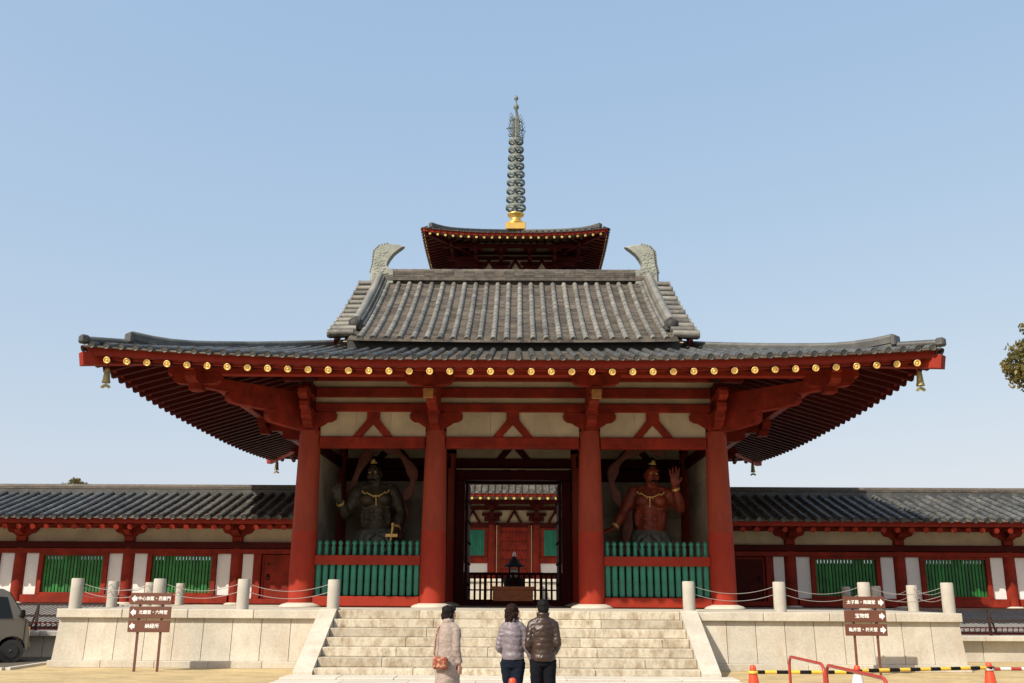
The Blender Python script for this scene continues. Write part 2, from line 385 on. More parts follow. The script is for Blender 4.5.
# rows parallel to the front
for iy, y in enumerate(GY):
    for i in range(3):
        a, b = GX[i]+E_, GX[i+1]-E_
        mt = 'red_paint' if iy == 0 else 'red_paint_shaded'  # rows behind the front get the darker red in place of shade
        beamx(a, b, y, 5.86, 6.19, .34, mat=mt)                       # head tie beam
        # plaster between ties, with the inverted-V strut
        pb = MB(); n = 3
        for k in range(n): pb.box((a+(b-a)*(k+.5)/n, y, 6.565), ((b-a)/n-.006, .12, .75), t=rnd())
        pb.build('plaster_panel', 'cream', gate)
        c = (a+b)/2; st = MB(); f = lambda p, q, t: V((c+p, y+t, 6.19+q))
        for s in (-1, 1): st.prism([(0, .75), (s*.19, .75), (s*.19, .52), (s*.24, .44), (s*.60, 0), (s*.33, 0), (0, .37)], f, -.13, .13)
        st.build('v_strut', mt, gate)
    for z0, z1, w, mt in ((6.94, 7.20, .30, 0), (7.38, 7.68, .28, 1), (7.88, 8.12, .30, 1)):
        beamx(GX[0]-.9, GX[3]+.9, y, z0, z1, w, mat=('red_paint' if iy == 0 else 'red_paint_shaded'))
    pb = MB()
    for i in range(3):
        for z0, z1 in ((7.20, 7.38), (7.68, 7.88), (8.12, 8.5)): pb.box(((GX[i]+GX[i+1])/2, y, (z0+z1)/2), (GX[i+1]-GX[i]-.02, .10, z1-z0-.004), t=rnd())
    pb.build('plaster_panel', 'cream', gate)
# side walls
for s in (-1, 1):
    x = 6.03*s
    for j in range(2):
        a, b = GY[j]+E_, GY[j+1]-E_
        beamy(a, b, x, 5.86, 6.19, .34, mat='red_paint_shaded')
        w = MB(); n = 4                                      # boarded cream wall down to the sill
        for k in range(6): w.box((x, (a+b)/2, 1.72+.69*k+.34), (.14, b-a-.01, .684), t=rnd())
        w.build('side_wall', 'niche_plaster', gate)
        beamy(a, b, x, FL+.004, 1.71, .36, name='sill_beam')
        MB().box((x, (a+b)/2, 6.565), (.12, b-a, .75)).build('plaster_panel', 'cream', gate)
    for z0, z1, w in ((6.942, 7.198, .30), (7.382, 7.678, .28), (7.882, 8.118, .30)):
        MB().box((x, 33.2, (z0+z1)/2), (w, 9.6+1.8, z1-z0)).build('beam', 'red_paint_shaded', gate)
    MB().box((x, 33.2, 7.9), (.09, 9.2, 1.2)).build('plaster_panel', 'cream', gate)
# niche back walls on the middle row + planks
for i in (0, 2):
    a, b = GX[i]+E_, GX[i+1]-E_; w = MB()
    for k in range(6): w.box(((a+b)/2, 33.2, 1.72+.62*k+.31), (b-a-.01, .12, .612), t=rnd())
    w.build('niche_wall', 'niche_plaster', gate)
    beamx(a, b, 33.2, FL+.004, 1.715, .36, name='sill_beam', mat='red_paint_shaded')
    beamx(a, b, 33.06, 5.42, 5.80, .34, mat='red_paint_shaded')
    # rear row wall
    MB().box(((a+b)/2, 38.0, 3.6), (b-a, .12, 4.5)).build('rear_wall', 'cream', gate)
# inner side walls of the niches toward the passage
for s in (-1, 1):
    w = MB()
    for k in range(6): w.box((2.28*s, 30.8, 1.72+.69*k+.34), (.12, 4.15, .684), t=rnd())
    w.build('niche_side_wall', 'red_paint_shaded', gate)
    MB().box((2.28*s, 30.8, 6.02), (.28, 4.15, .33)).build('beam', 'red_paint_shaded', gate)
    MB().box((2.28*s, 35.6, 6.02), (.28, 4.15, .33)).build('beam', 'red_paint_shaded', gate)
    MB().box((2.28*s, 35.6, 3.6), (.12, 4.15, 4.5)).build('passage_wall', 'red_paint_shaded', gate)
# passage doorway in the middle row
df = MB()
for s in (-1, 1): df.box((s*1.80, 33.1, 3.39), (.30, .42, 4.1), bev=.02); df.box((s*1.975, 33.2, 3.5), (.05, .2, 4.3))
df.box((0, 33.1, 5.62), (3.90, .44, .33), bev=.02); df.box((0, 33.1, 1.40), (3.3, .40, .14))
df.build('door_frame', 'red_paint_shaded', gate)
MB().box((0, 32.86, 5.815), (3.9, .03, .035)).build('metal_strip', 'cream', gate)
for s in (-1, 1):        # door leaves folded back
    d = MB(); d.box((s*1.60, 34.25, 3.45), (.10, 1.75, 3.95), bev=.01)
    dl = d.build('door_leaf', 'red_paint_shaded', gate)
    s0 = None
    for k in range(5):
        for q in range(4):
            p_ = (s*1.545, 33.6+q*.42, 2.0+k*.7)
            if s0 is None: s0 = MB().ball((0, 0, 0), .045, 8, 5).build('door_stud', 'black', dl, p_)
            else: copy_tree(s0, p_)
# front green palisade of each niche
for i in (0, 2):
    a, b = GX[i]+.36, GX[i+1]-.36; y = 28.4
    fe = MB().box(((a+b)/2, y, 1.475), (b-a+.02, .34, .28), bev=.02).build('niche_palisade', 'red_bright', gate)
    MB().box(((a+b)/2, y-.02, 2.62), (b-a+.02, .26, .27), bev=.015).build('rail', 'red_bright', fe)
    k = 15; pk = None
    for q in range(k):
        x = a+(b-a)*(q+.5)/k
        m = MB().box((0, 0, .46), (.15, .11, .92), bev=.03)
        m.lathe([(.052, .9), (.058, 1.30), (.062, 1.36), (.04, 1.40), (.045, 1.43), (.072, 1.47), (.066, 1.51), (.02, 1.56)], n=10)
        if pk is None: pk = m.build('picket', 'green_old', fe, (x, y, 1.62))
        else: put(copy_tree(pk, (x, y, 1.62)), fe)
# --- brackets
def cloud(L, h, n=8):      # cloud-shaped arm profile: flat top, underside curling up to a rounded nose
    pts = [(0, h), (L, h), (L+.05, h-.10), (L+.03, h-.22), (L-.08, h-.30), (L-.22, h-.32)]
    x0, y0 = L-.22, h-.32
    for i in range(1, n+1): t = i/n; pts.append((x0*(1-t), y0*(1-t)**1.7))
    pts[-1] = (0, 0); return pts
def arm(mb, base, dirv, L, h, w, z):
    dirv = V(dirv).normalized(); sd = V((-dirv.y, dirv.x, 0)); b0 = V((base[0], base[1], z))
    pl = cloud(L, h)
    mb.prism(pl, lambda a, b, t: b0+dirv*a+sd*t+V((0, 0, b)), -w/2, w/2)
def bearing(mb, x, y, z, w=.34, h=.2, rz=0):   # small bearing block, tapered foot
    mb.box((x, y, z+h*.7), (w, w, h*.6), rz); mb.box((x, y, z+h*.2), (w*.72, w*.72, h*.4), rz)
def bracket_set(x, y, outs, along, nm='bracket_set', mat='red_paint'):
    mb = MB()
    mb.box((x, y, 6.57), (.50, .46, .70), bev=.03)
    for a in along:           # arms along the wall plane
        for s in (-1, 1):
            arm(mb, (x, y), (a[0]*s, a[1]*s, 0), .74, .55, .30, 6.38)
    for o in outs:
        d = V(o); L = d.length; dn = d.normalized(); k = L
        arm(mb, (x, y), dn, 1.05*k, .44, .27, 6.34)
        arm(mb, (x, y), dn, 1.95*k, .40, .27, 6.76)
        bearing(mb, x+dn.x*.95*k, y+dn.y*.95*k, 6.62, .34, .2, atan2(dn.y, dn.x))
        arm(mb, (x, y), dn, 2.55*k, .36, .25, 7.10)
        # cross arm carrying the eave purlin
        px, py = x+dn.x*2.6*k, y+dn.y*2.6*k
    o_ = mb.build(nm, mat, gate)
    return o_
def purl_arm(x, y, ax, parent, blk=True):
    mb = MB()
    for s in (-1, 1): arm(mb, (x, y), (ax[0]*s, ax[1]*s, 0), .62, .34, .28, 7.20)
    if blk: mb.box((x, y, 7.28), (.36, .36, .50), bev=.03)
    mb.build('purlin_arm', 'red_paint', parent)
PO = 2.62
for i, x in enumerate(GX):
    for s in (-1, 1):
        y = 33.2+4.8*s
        if i in (1, 2):
            o_ = bracket_set(x, y, [(0, s, 0)], [(1, 0)]); purl_arm(x, y+s*PO, (1, 0), o_)
            mb = MB().box((0, 0, 0), (.27, .06, .27), bev=.01).build('gilded_end_plate', 'old_gilt', o_, (x, y+s*(PO-.0)+s*.22, 6.95))
            MB().bar((x, y, 7.62), (x, y+s*(PO+.2), 7.03), .24, .26).build('tail_rafter', 'red_paint', o_)
        else:
            sx = -1 if i == 0 else 1
            o_ = bracket_set(x, y, [(sx, s, 0), (sx*.55, 0, 0) , (0, s*.55, 0)], [(1, 0), (0, 1)])
            purl_arm(x+sx*PO, y+s*PO, (1, 0), o_); purl_arm(x+sx*PO, y+s*PO, (0, 1), o_, False)
for s in (-1, 1):
    o_ = bracket_set(6.03*s, 33.2, [(s, 0, 0)], [(0, 1)]); purl_arm(6.03*s+s*PO, 33.2, (0, 1), o_)
# purlin ring under the rafters
for s in (-1, 1):
    MB().box((0, 33.2+s*(4.8+PO), 7.60), (2*(6.03+PO)+1.6, .26, .27), bev=.02).build('eave_purlin', 'red_bright', gate)
    MB().box((s*(6.03+PO), 33.2, 7.598), (.26, 2*(4.8+PO)+1.6, .264), bev=.02).build('eave_purlin', 'red_bright', gate)
# --- rafters
RZ, RS = -.34, .30
rf0 = None; stuff = MB()
for side in range(4):
    U = HR.U(side); P = HR.low(side, RZ, RS); us = us_for(U-.3, .515)
    far = 5.3 if side in (0, 2) else 5.2
    for u in us:
        d1 = min(far, U-abs(u)-.12)
        if d1 < .35: continue
        a, b = P(u, .06), P(u, d1)
        if side == 0:
            m = MB().tube([a, b], .088, 10); o_ = m.build('rafter', 'red_paint_shaded', gate)
            t = (b-a).normalized()
            MB().lathe([(.086, 0), (.088, .0), (.088, -.03), (.066, -.035), (.062, -.02), (.03, -.02), (.028, -.034), (.002, -.036)], a-t*.004, 14, axis=t).build('rafter_cap', 'gold', o_)
        elif side in (1, 3):
            if HR.xy(side, u, 0)[1] < 33.2+8.9 and len([1]):
                # rectangular side rafter; its end stands just proud of the tilted eave board
                m = MB().bar(a, b, .15, .16)
                key = HR.xy(side, u, 0)[1]
                m.build('rafter', 'red_paint_shaded', gate)
            else: stuff.bar(a, b, .15, .16)
        else: stuff.tube([a, b], .088, 8)
stuff.build('rear_rafters', 'red_paint_shaded', gate, kind='stuff')
# soffit boards above the rafters
sf = MB()
for side in range(4):
    U = HR.U(side); P = HR.low(side, RZ+.095, RS); n = 44; D = [0, .6, 1.5, 2.7, 4, 5.4]
    us = [-U+2*U*i/n for i in range(n+1)]
    vs = [P(max(-(U-d), min(U-d, u)), d) for u in us for d in D]; k = len(D)
    sf.add(vs, [[i*k+j, (i+1)*k+j, (i+1)*k+j+1, i*k+j+1] for i in range(n) for j in range(k-1)], 0, .5)
sf.build('soffit', 'soffit_wood', gate)
MB().box((0, 33.2, 8.72), (12.6, 10.2, .06)).build('ceiling', 'red_paint_shaded', gate)
# eave boards
for side in range(4):
    U = HR.U(side); fb = MB()
    P = HR.low(side, -.13, 0)
    us = [-U+2*U*i/40 for i in range(41)]
    fb.sweep([P(u*(U-.09)/U, .09) for u in us], .12, .19)
    fb.sweep([HR.low(side, -.215, 0)(u*(U-.17)/U, .19) for u in us], .06, .12)
    fb.build('eave_board', 'red_bright', gate)
    MB().sweep([HR.low(side, -.008, 0)(u*(U-.02)/U, .05) for u in us], .14, .05).build('under_tile_strip', 'soffit_wood', gate)
# hip rafters
for sx in (-1, 1):
    for sy in (-1, 1):
        z = HR.z0-.36
        c = V((HR.cx+sx*10.90, 33.2+sy*9.55, z+.30)); e = V((sx*5.9, 33.2+sy*4.6, z+1.55))
        m = MB().bar(c, e, .26, .34); m.build('hip_rafter', 'red_bright', gate)
# --- lower roof
lr = hip_tiles(HR, 6.0, .37, (0, 1, 3)).build('lower_roof', ['tile', 'pan'], gate)
hip_tiles(HR, 6.0, .37, (2,)).build('rear_tiles', ['tile', 'pan'], lr)
hip_ridge(lr, HR, .80, 5.6, .26, .15, tip=.20)
for sx in (-1, 1):           # thin outermost corner ridge
    for sy in (-1, 1):
        pts = []; rg = MB()
        for i in range(5):
            d = -.05+.9*i/4; z = HR.z0+HR.sl*d+HR.lift*max(0, 1-max(d, 0)/HR.lr)**2
            pts.append(V((HR.cx+sx*(10.84-d), 33.2+sy*(9.5-d), z+.10+.05*(1-i/4))))
        rg.tube(pts, .10, 8, 0, .3); rg.box(pts[0]+V((0, 0, .02)), (.22, .22, .22), pi/4, 0, .2, bev=.04)
        rg.build('corner_ridge', 'tile', lr)
MB().box((0, 33.2-5.38, 8.78), (9.9, .10, .42)).build('upper_eave_board', 'tile_dark_shaded', gate)  # coloured near-black to stand in for shade below the upper eave
# --- upper roof
UF, UZ, UW = 27.55, 8.95, 4.88
def up(y_sign): return lambda u, d: V((u, 33.2+y_sign*(5.65-d), UZ+.52*d+.0215*d*d + .05*(abs(u)/5)**2*1))
ur = None
for ysn in (-1, 1):
    m = MB(); P = up(ysn); us = us_for(UW-.12, .405)
    tile_rolls(m, P, us, lambda u: 5.55, .34, .088, d0=-.02); tile_pans(m, P, [-UW]+us+[UW], lambda u: 5.6, .17, .065)
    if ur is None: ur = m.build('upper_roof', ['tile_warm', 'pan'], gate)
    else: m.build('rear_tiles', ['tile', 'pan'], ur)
for sx in (-1, 1):           # verge tiles laid crosswise outside the descending ridges
    m = MB()
    for ysn in (-1, 1):
        P = up(ysn); k = 12
        for i in range(k):
            d = .12+5.42*(i+.5)/k
            a = P(sx*4.8, d)+V((0, 0, .10)); b = P(sx*5.56, d)+V((0, 0, .06))
            m.tube([b, a], .095, 8, 0, rnd(), rad=[.12, .11]); m.lathe([(.002, -.03), (.13, -.03), (.13, .03)], b, 10, 0, rnd(), False, False, axis=(a-b))
            m.bar(P(sx*4.8, d+.22)+V((0, 0, -.06)), P(sx*5.60, d+.22)+V((0, 0, -.10)), .26, .05, 3, rnd())  # dark bars stand in for the shadow between verge rolls
        pts = [P(sx*5.42, .75+i*.48)+V((0, 0, -.26)) for i in range(11)]
        m.sweep(pts, .09, .30, 2)
    m.build('verge_tiles', ['tile_warm', 'pan', 'red_paint_shaded', 'tile_dark_shaded'], ur)
    gw = MB(); f = lambda a, b, t: V((sx*5.05+t, 33.2+a, b)); gw.prism([(-5.3, 9.0), (5.3, 9.0), (0, 12.3)], f, -.06, .06)
    gw.build('gable_wall', 'cream', gate)
    for ysn in (-1, 1):
        P = up(ysn); dr = MB(); pts = [P(sx*4.85, .95+.46*i)+V((0, 0, .19)) for i in range(11)]
        dr.sweep(pts, .32, .30, 0, .45); dr.tube([p+V((0, 0, .17)) for p in pts], .115, 10, 0, .75)
        for s2 in (-1, 1): dr.tube([p+V((s2*.2, 0, -.04)) for p in pts], .055, 6, 0, .4)
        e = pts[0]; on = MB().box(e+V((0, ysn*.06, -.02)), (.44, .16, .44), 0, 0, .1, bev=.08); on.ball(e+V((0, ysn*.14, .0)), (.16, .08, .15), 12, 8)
        dd_ = dr.build('descending_ridge', 'tile_warm', ur); on.build('end_tile', 'tile_dark_shaded', dd_)
mr = MB(); z = 12.55
mr.box((0, 33.2, z+.13), (9.9, .50, .12), 0, 1, .3)
for k in range(3):
    for j in range(26): mr.box((-4.7+9.4*(j+.5)/26, 33.2, z+.24+.075*k), (.355, .46-.02*k+.01*rnd(), .062), 0, 1, rnd())
    mr.box((0, 33.2, z+.20+.075*k), (9.7, .40-.02*k, .02), 0, 0, .1)
for j in range(26): mr.tube([(-4.85+9.7*j/26, 33.2, z+.46), (-4.85+9.7*(j+1)/26, 33.2, z+.46)], .11, 10, 1, rnd(), rad=[.115, .105])
mr.build('main_ridge', ['tile', 'pan'], ur)
rr_ = random.Random(11)
for sx in (-1, 1):           # owl-tail finials
    pr = [(-.44, -.30), (-.44, .22), (-.38, .50), (-.36, .80), (-.34, 1.02), (-.16, 1.22), (.14, 1.30), (.46, 1.27), (.76, 1.19), (.60, 1.08), (.42, .94), (.26, .74), (.16, .56), (.14, .42), (.25, .30), (.44, .22), (.44, -.30)]
    m = MB(); cx = 4.78*sx; n = len(pr)
    def q(a, b, t): return V((cx-sx*a, 33.2+t*(1-.35*max(0, b)/1.27), 12.78+b))
    inner = [(a*.86+.02, b*.94+.02) for a, b in pr]
    vs = [q(a, b, -.13) for a, b in inner] + [q(a, b, -.02) for a, b in pr] + [q(a, b, .02) for a, b in pr] + [q(a, b, .13) for a, b in inner]
    # rounded cross-section
    vs = [q(a, b, -.24) for a, b in inner] + [q(a, b, -.12) for a, b in pr] + [q(a, b, .12) for a, b in pr] + [q(a, b, .24) for a, b in inner]
    fs = [list(range(n)), [3*n+i for i in range(n)][::-1]] + [[r*n+i, r*n+(i+1) % n, (r+1)*n+(i+1) % n, (r+1)*n+i] for r in range(3) for i in range(n)]
    m.add(vs, fs, 0, .5)
    for k in range(16):      # feathered fins on the outer back and scales on the flanks
        t = k/15; i = 1+t*5; j = int(i); fr = i-j
        a = pr[j][0]*(1-fr)+pr[min(j+1, 7)][0]*fr; b = pr[j][1]*(1-fr)+pr[min(j+1, 7)][1]*fr
        m.box(q(a-.01, b, 0), (.05, .30, .045), 0, 0, .5)
    for k in range(46):      # scales on the flanks
        z1 = .0+.95*rr_.random(); x1 = -.30+.42*rr_.random()
        for w_ in (-1, 1): m.ball(q(x1, z1, .236*w_), (.06, .016, .045), 10, 6)
    m.build('owl_tail_finial', 'owl_tile', ur)
# ================================================================== statues' setting, wind bells
def bell(x, y, ztop, lab):
    o = empty('wind_bell', (x, y, ztop-.75), lab, 'bell', 'wind bells under the gate eave corners')
    MB().lathe([(.105, -.50), (.105, -.47), (.088, -.41), (.07, -.19), (.06, -.14), (.03, -.10), (.001, -.09)], (x, y, ztop), 14).build('bell_body', 'bell_metal', o)
    MB().tube([(x, y, ztop), (x, y, ztop-.12)], .022, 6).build('hanger', 'iron', o)
    m = MB(); m.tube([(x, y, ztop-.44), (x, y, ztop-.57)], .01, 5)
    f = lambda a, b, t: V((x+a*.8, y+t, ztop-.60+b*.8)); m.prism([(-.17, -.02), (-.1, -.06), (0, .0), (.1, -.06), (.17, -.02), (.1, .06), (.03, .08), (-.03, .08), (-.1, .06)], f, -.012, .012)
    m.build('clapper_plate', 'bell_metal', o)
for sx, sy, lab in ((-1, -1, 'small bronze wind bell hanging under the front left corner of the gate roof'), (1, -1, 'small gilt wind bell hanging under the front right corner of the gate roof'),
                    (-1, 1, 'dark wind bell hanging at the far left rear corner of the gate eave'), (1, 1, 'dark wind bell hanging at the far right rear corner of the gate eave')):
    bell(sx*10.45, 33.2+sy*9.05, 7.40, lab)
# offering box, lattice barrier, burner
ob = empty('offering_box', (0, 33.9, FL), 'brown wooden offering box in the middle of the gate passage before the lattice barrier', 'offering box')
m = MB().box((0, 33.9, FL+.30), (1.36, .66, .44), bev=.02)
for k in range(4): m.box((-.6+.4*k, 33.56, FL+.30), (.05, .03, .42))
m.build('chest', 'wood', ob); m = MB()
for s in (-1, 1): m.box((s*.6, 33.9, FL+.045), (.14, .70, .085)); m.box((0, 33.9+s*.32, FL+.58), (1.46, .07, .11)); m.box((s*.7, 33.9, FL+.58), (.07, .58, .11))
m.build('rim', 'wood', ob); m = MB()
for k in range(9): m.box((-.6+.15*k, 33.9, FL+.57), (.05, .58, .05))
m.build('grille', 'wood', ob)
lb = empty('lattice_barrier', (0, 35.2, FL), 'low dark red wooden lattice barrier across the gate passage', 'barrier')
m = MB()
for z, h in ((FL+.16, .07), (FL+.52, .05), (FL+1.08, .09)): m.box((0, 35.2, z), (4.0, .09, h))
m.build('rail', 'red_paint_shaded', lb); pk = None
for k in range(21):
    m = MB().box((0, 0, .56), (.075, .05, 1.0))
    x = -1.95+3.9*k/20
    if pk is None: pk = m.build('lattice_bar', 'red_paint_shaded', lb, (x, 35.2, FL))
    else: copy_tree(pk, (x, 35.2, FL))
for s in (-1, 0, 1): MB().box((s*1.0, 35.28, FL+.57), (.09, .07, 1.13)).build('post', 'red_paint_shaded', lb)
CT = .95
ib = empty('incense_burner', (0, 45, CT), 'black roofed bronze incense burner in the courtyard behind the lattice barrier', 'incense burner')
MB().lathe([(.55, 0), (.55, .12), (.40, .2), (.34, .7), (.46, .95), (.50, 1.0)], (0, 45, CT), 20).build('stand', 'black', ib)
MB().lathe([(.30, 1.0), (.46, 1.08), (.50, 1.3), (.50, 1.45), (.42, 1.45), (.38, 1.25)], (0, 45, CT), 24).build('bowl', 'black', ib)
m = MB()
for a in range(4): x, y = .30*cos(pi/4+a*pi/2), .30*sin(pi/4+a*pi/2); m.tube([(x, 45+y, CT+1.4), (x, 45+y, CT+1.95)], .035, 8)
m.build('roof_posts', 'black', ib)
MB().box((0, 45, CT+1.66), (.44, .4, .40), bev=.06).build('ash_screen', 'white', ib)
MB().lathe([(.50, 1.93), (.48, 1.98), (.28, 2.10), (.18, 2.26), (.10, 2.36), (.06, 2.4)], (0, 45, CT), 6).build('burner_roof', 'black', ib)
MB().lathe([(.05, 2.38), (.08, 2.45), (.07, 2.52), (.02, 2.62)], (0, 45, CT), 10).build('flame_finial', 'white', ib)
# ================================================================== terrace and stairs
TY, TX = 23.5, 10.58
ter = empty('stone_terrace', (0, TY, 0), 'pale stone terrace with a broad flight of seven steps under the gate', 'terrace')
caps = {}
# front coping slabs (left and right of the steps) and floor slabs
def coping(x0, x1):
    n = max(1, int(round(abs(x1-x0)/1.6))); cap = caps.setdefault(x0 > 0, MB())
    for k in range(n):
        a, b = x0+(x1-x0)*k/n, x0+(x1-x0)*(k+1)/n
        cap.box(((a+b)/2, TY+.30, FL-.10), (abs(b-a)-.012, .70, .20), 0, 0, rnd(), bev=.012)
coping(-TX-.05, -4.43); coping(4.43, TX+.05)
for s in (-1, 1):
    for k in range(4): caps[s > 0].box((s*(TX-.28), TY+.66+1.85*k+.93, FL-.10), (.66, 1.838, .20), 0, 0, rnd(), bev=.012)
for cap in caps.values(): cap.build('coping', 'stone', ter)
sl = MB(); yy = [TY+.66, 25.4, 27.2, 29.2, 31.2, 33.2, 35.4, 37.6, 39.4]
for j in range(8):
    for k in range(12):
        x0 = -TX+.06; w = (2*TX-.12)/12; hw = .0
        sl.box((x0+w*(k+.5), (yy[j]+yy[j+1])/2, FL-.09), (w-.01, yy[j+1]-yy[j]-.01, .18-.004), 0, 0, rnd())
fl_ = sl.build('floor_slabs', 'stone', ter)
core = MB().box((0, (TY+39.4)/2+.15, .56), (2*TX-.5, 39.4-TY-.3, 1.12)); core.build('core', 'grey_shaded_stone', ter)
# wall slabs, slightly battered
wss = {}
def wall_slab(x0, x1):
    n = int(round(abs(x1-x0)/.66)); ws = wss.setdefault(x0 > 0, MB())
    for k in range(n):
        a, b = x0+(x1-x0)*k/n, x0+(x1-x0)*(k+1)/n; c = (a+b)/2; w = abs(b-a)/2-.007
        sx = -.06 if abs(a) > 10.4 and a < 0 else 0; sx2 = .06 if abs(b) > 10.4 and b > 0 else 0
        lo, hi = TY-.02, TY+.06
        vs = [(c-w+sx, lo, .16), (c+w+sx2, lo, .16), (c+w, hi, 1.13), (c-w, hi, 1.13), (c-w+sx, lo+.12, .16), (c+w+sx2, lo+.12, .16), (c+w, hi+.12, 1.13), (c-w, hi+.12, 1.13)]
        ws.add(vs, [[0, 1, 2, 3], [5, 4, 7, 6], [0, 3, 7, 4], [1, 5, 6, 2], [3, 2, 6, 7], [0, 4, 5, 1]], 0, rnd())
wall_slab(-TX, -4.43); wall_slab(4.43, TX)
for s in (-1, 1):
    for k in range(8):
        y0, y1 = TY+.06+.98*k, TY+.06+.98*(k+1)-.012
        vs = [(s*(TX+.06), y0, .16), (s*(TX+.06), y1, .16), (s*TX, y1, 1.13), (s*TX, y0, 1.13)]; wss[s > 0].add(vs+[(p[0]-s*.1, p[1], p[2]) for p in vs], [[0, 1, 2, 3], [4, 5, 6, 7], [0, 3, 7, 4], [1, 2, 6, 5], [3, 2, 6, 7], [0, 1, 5, 4]], 0, rnd())
for ws in wss.values(): ws.build('facing_slabs', 'stone', ter)
for x0, x1 in ((-TX-.10, -4.43), (4.43, TX+.10)):
    n = 5; ft = MB()
    for k in range(n): a, b = x0+(x1-x0)*k/n, x0+(x1-x0)*(k+1)/n; ft.box(((a+b)/2, TY+.02, .078), (b-a-.008, .34, .156), 0, 0, rnd(), bev=.01)
    s = -1 if x0 < 0 else 1; ft.box((s*(TX-.02), TY+4.4, .077), (.26, 8.4, .154), 0, 0, .5)
    ft.build('foot_course', 'stone', ter)
gr = MB()       # thin red-brown band under the coping
for x0, x1 in ((-TX+.0, -4.43), (4.43, TX)): gr.box(((x0+x1)/2, TY+.10, 1.137), (x1-x0, .14, .012))
gr.build('joint_band', 'red_paint_shaded', ter)
for k in range(7):       # steps
    z1 = FL*(k+1)/7; z0 = FL*k/7; y0 = 21.02+.405*k
    xs = [-4.02]; x = -4.02
    while x < 4.02-2.2: x += 1.1+1.4*rnd(); xs.append(x)
    xs.append(4.02); m = MB()
    for a, b in zip(xs[:-1], xs[1:]):
        d = 24.1-y0
        m.box(((a+b)/2, y0+d/2, (z0+z1)/2), (b-a-.008, d, z1-z0-.003), 0, 0, rnd(), bev=.010)
    m.build('step', 'step_stone', ter)
for s in (-1, 1):        # sloping side slabs
    m = MB(); f = lambda a, b, t: V((s*4.225+t, a, b))
    m.prism([(20.94, 0), (20.94, .12), (23.42, FL+.03), (23.9, FL+.03), (23.9, 0)], f, -.20, .20)
    m.build('side_slab', 'stone', ter)
# stone posts with two sagging wires each span
def post(x, y, lab, r=.145, h=.70):
    m = MB().lathe([(r, 0), (r, h-.02), (r-.015, h)], n=22)
    o = m.build('stone_post', 'post_stone', None, (x, y, FL+.002), label=lab, cat='post', group='round stone posts along the terrace edge')
    return o
PX = [(-10.40, 'at the front left corner of the terrace'), (-8.42, 'second from the left corner on the terrace front'),
      (-6.40, 'third from the left corner of the terrace front'), (-4.24, 'at the top of the left stair slab')]
pl, sd = {}, []
for x, l in PX: post(x, TY+.25, 'round grey stone post '+l)
for x, l in PX: post(-x, TY+.25, 'round pale stone post '+l.replace('left', 'right'))
SY = [26.0, 28.6, 31.2]
for s, nm in ((-1, 'left'), (1, 'right')):
    for y, l in zip(SY, ('first behind the %s corner post on the terrace side', 'second behind the %s corner post on the terrace side', 'farthest back on the %s terrace side, beside the cloister')):
        post(s*10.45, y, 'slimmer stone post '+l % nm, .135, .66)
def wire(a, b, lab):
    o = empty('guard_wire', ((a[0]+b[0])/2, (a[1]+b[1])/2, FL), lab, 'wire', 'sagging guard wires between the stone posts')
    for z, sg in ((.58, .16), (.40, .15)):
        pts = []
        for i in range(15):
            t = i/14; pts.append((a[0]+(b[0]-a[0])*t, a[1]+(b[1]-a[1])*t, FL+z-sg*4*t*(1-t)))
        MB().tube(pts, .0075, 6).build('strand', 'wire', o)
for s, nm in ((-1, 'left'), (1, 'right')):
    xs = [p[0]*-s for p in PX]
    wl = ('between the corner post and the second post', 'between the second and third posts', 'between the third post and the stair post')
    for i in range(3):
        a, b = xs[i], xs[i+1]; k = .14*(1 if b > a else -1)
        wire((a+k, TY+.25), (b-k, TY+.25), 'two sagging wires on the %s terrace front %s' % (nm, wl[i]))
    ys = [TY+.25]+SY; wl = ('from the corner post backward', 'between the two middle side posts', 'to the rearmost side post')
    for i in range(3): wire((s*10.45, ys[i]+.14), (s*10.45, ys[i+1]-.14), 'two sagging wires on the %s terrace side %s' % (nm, wl[i]))
ter.location.x -= .06
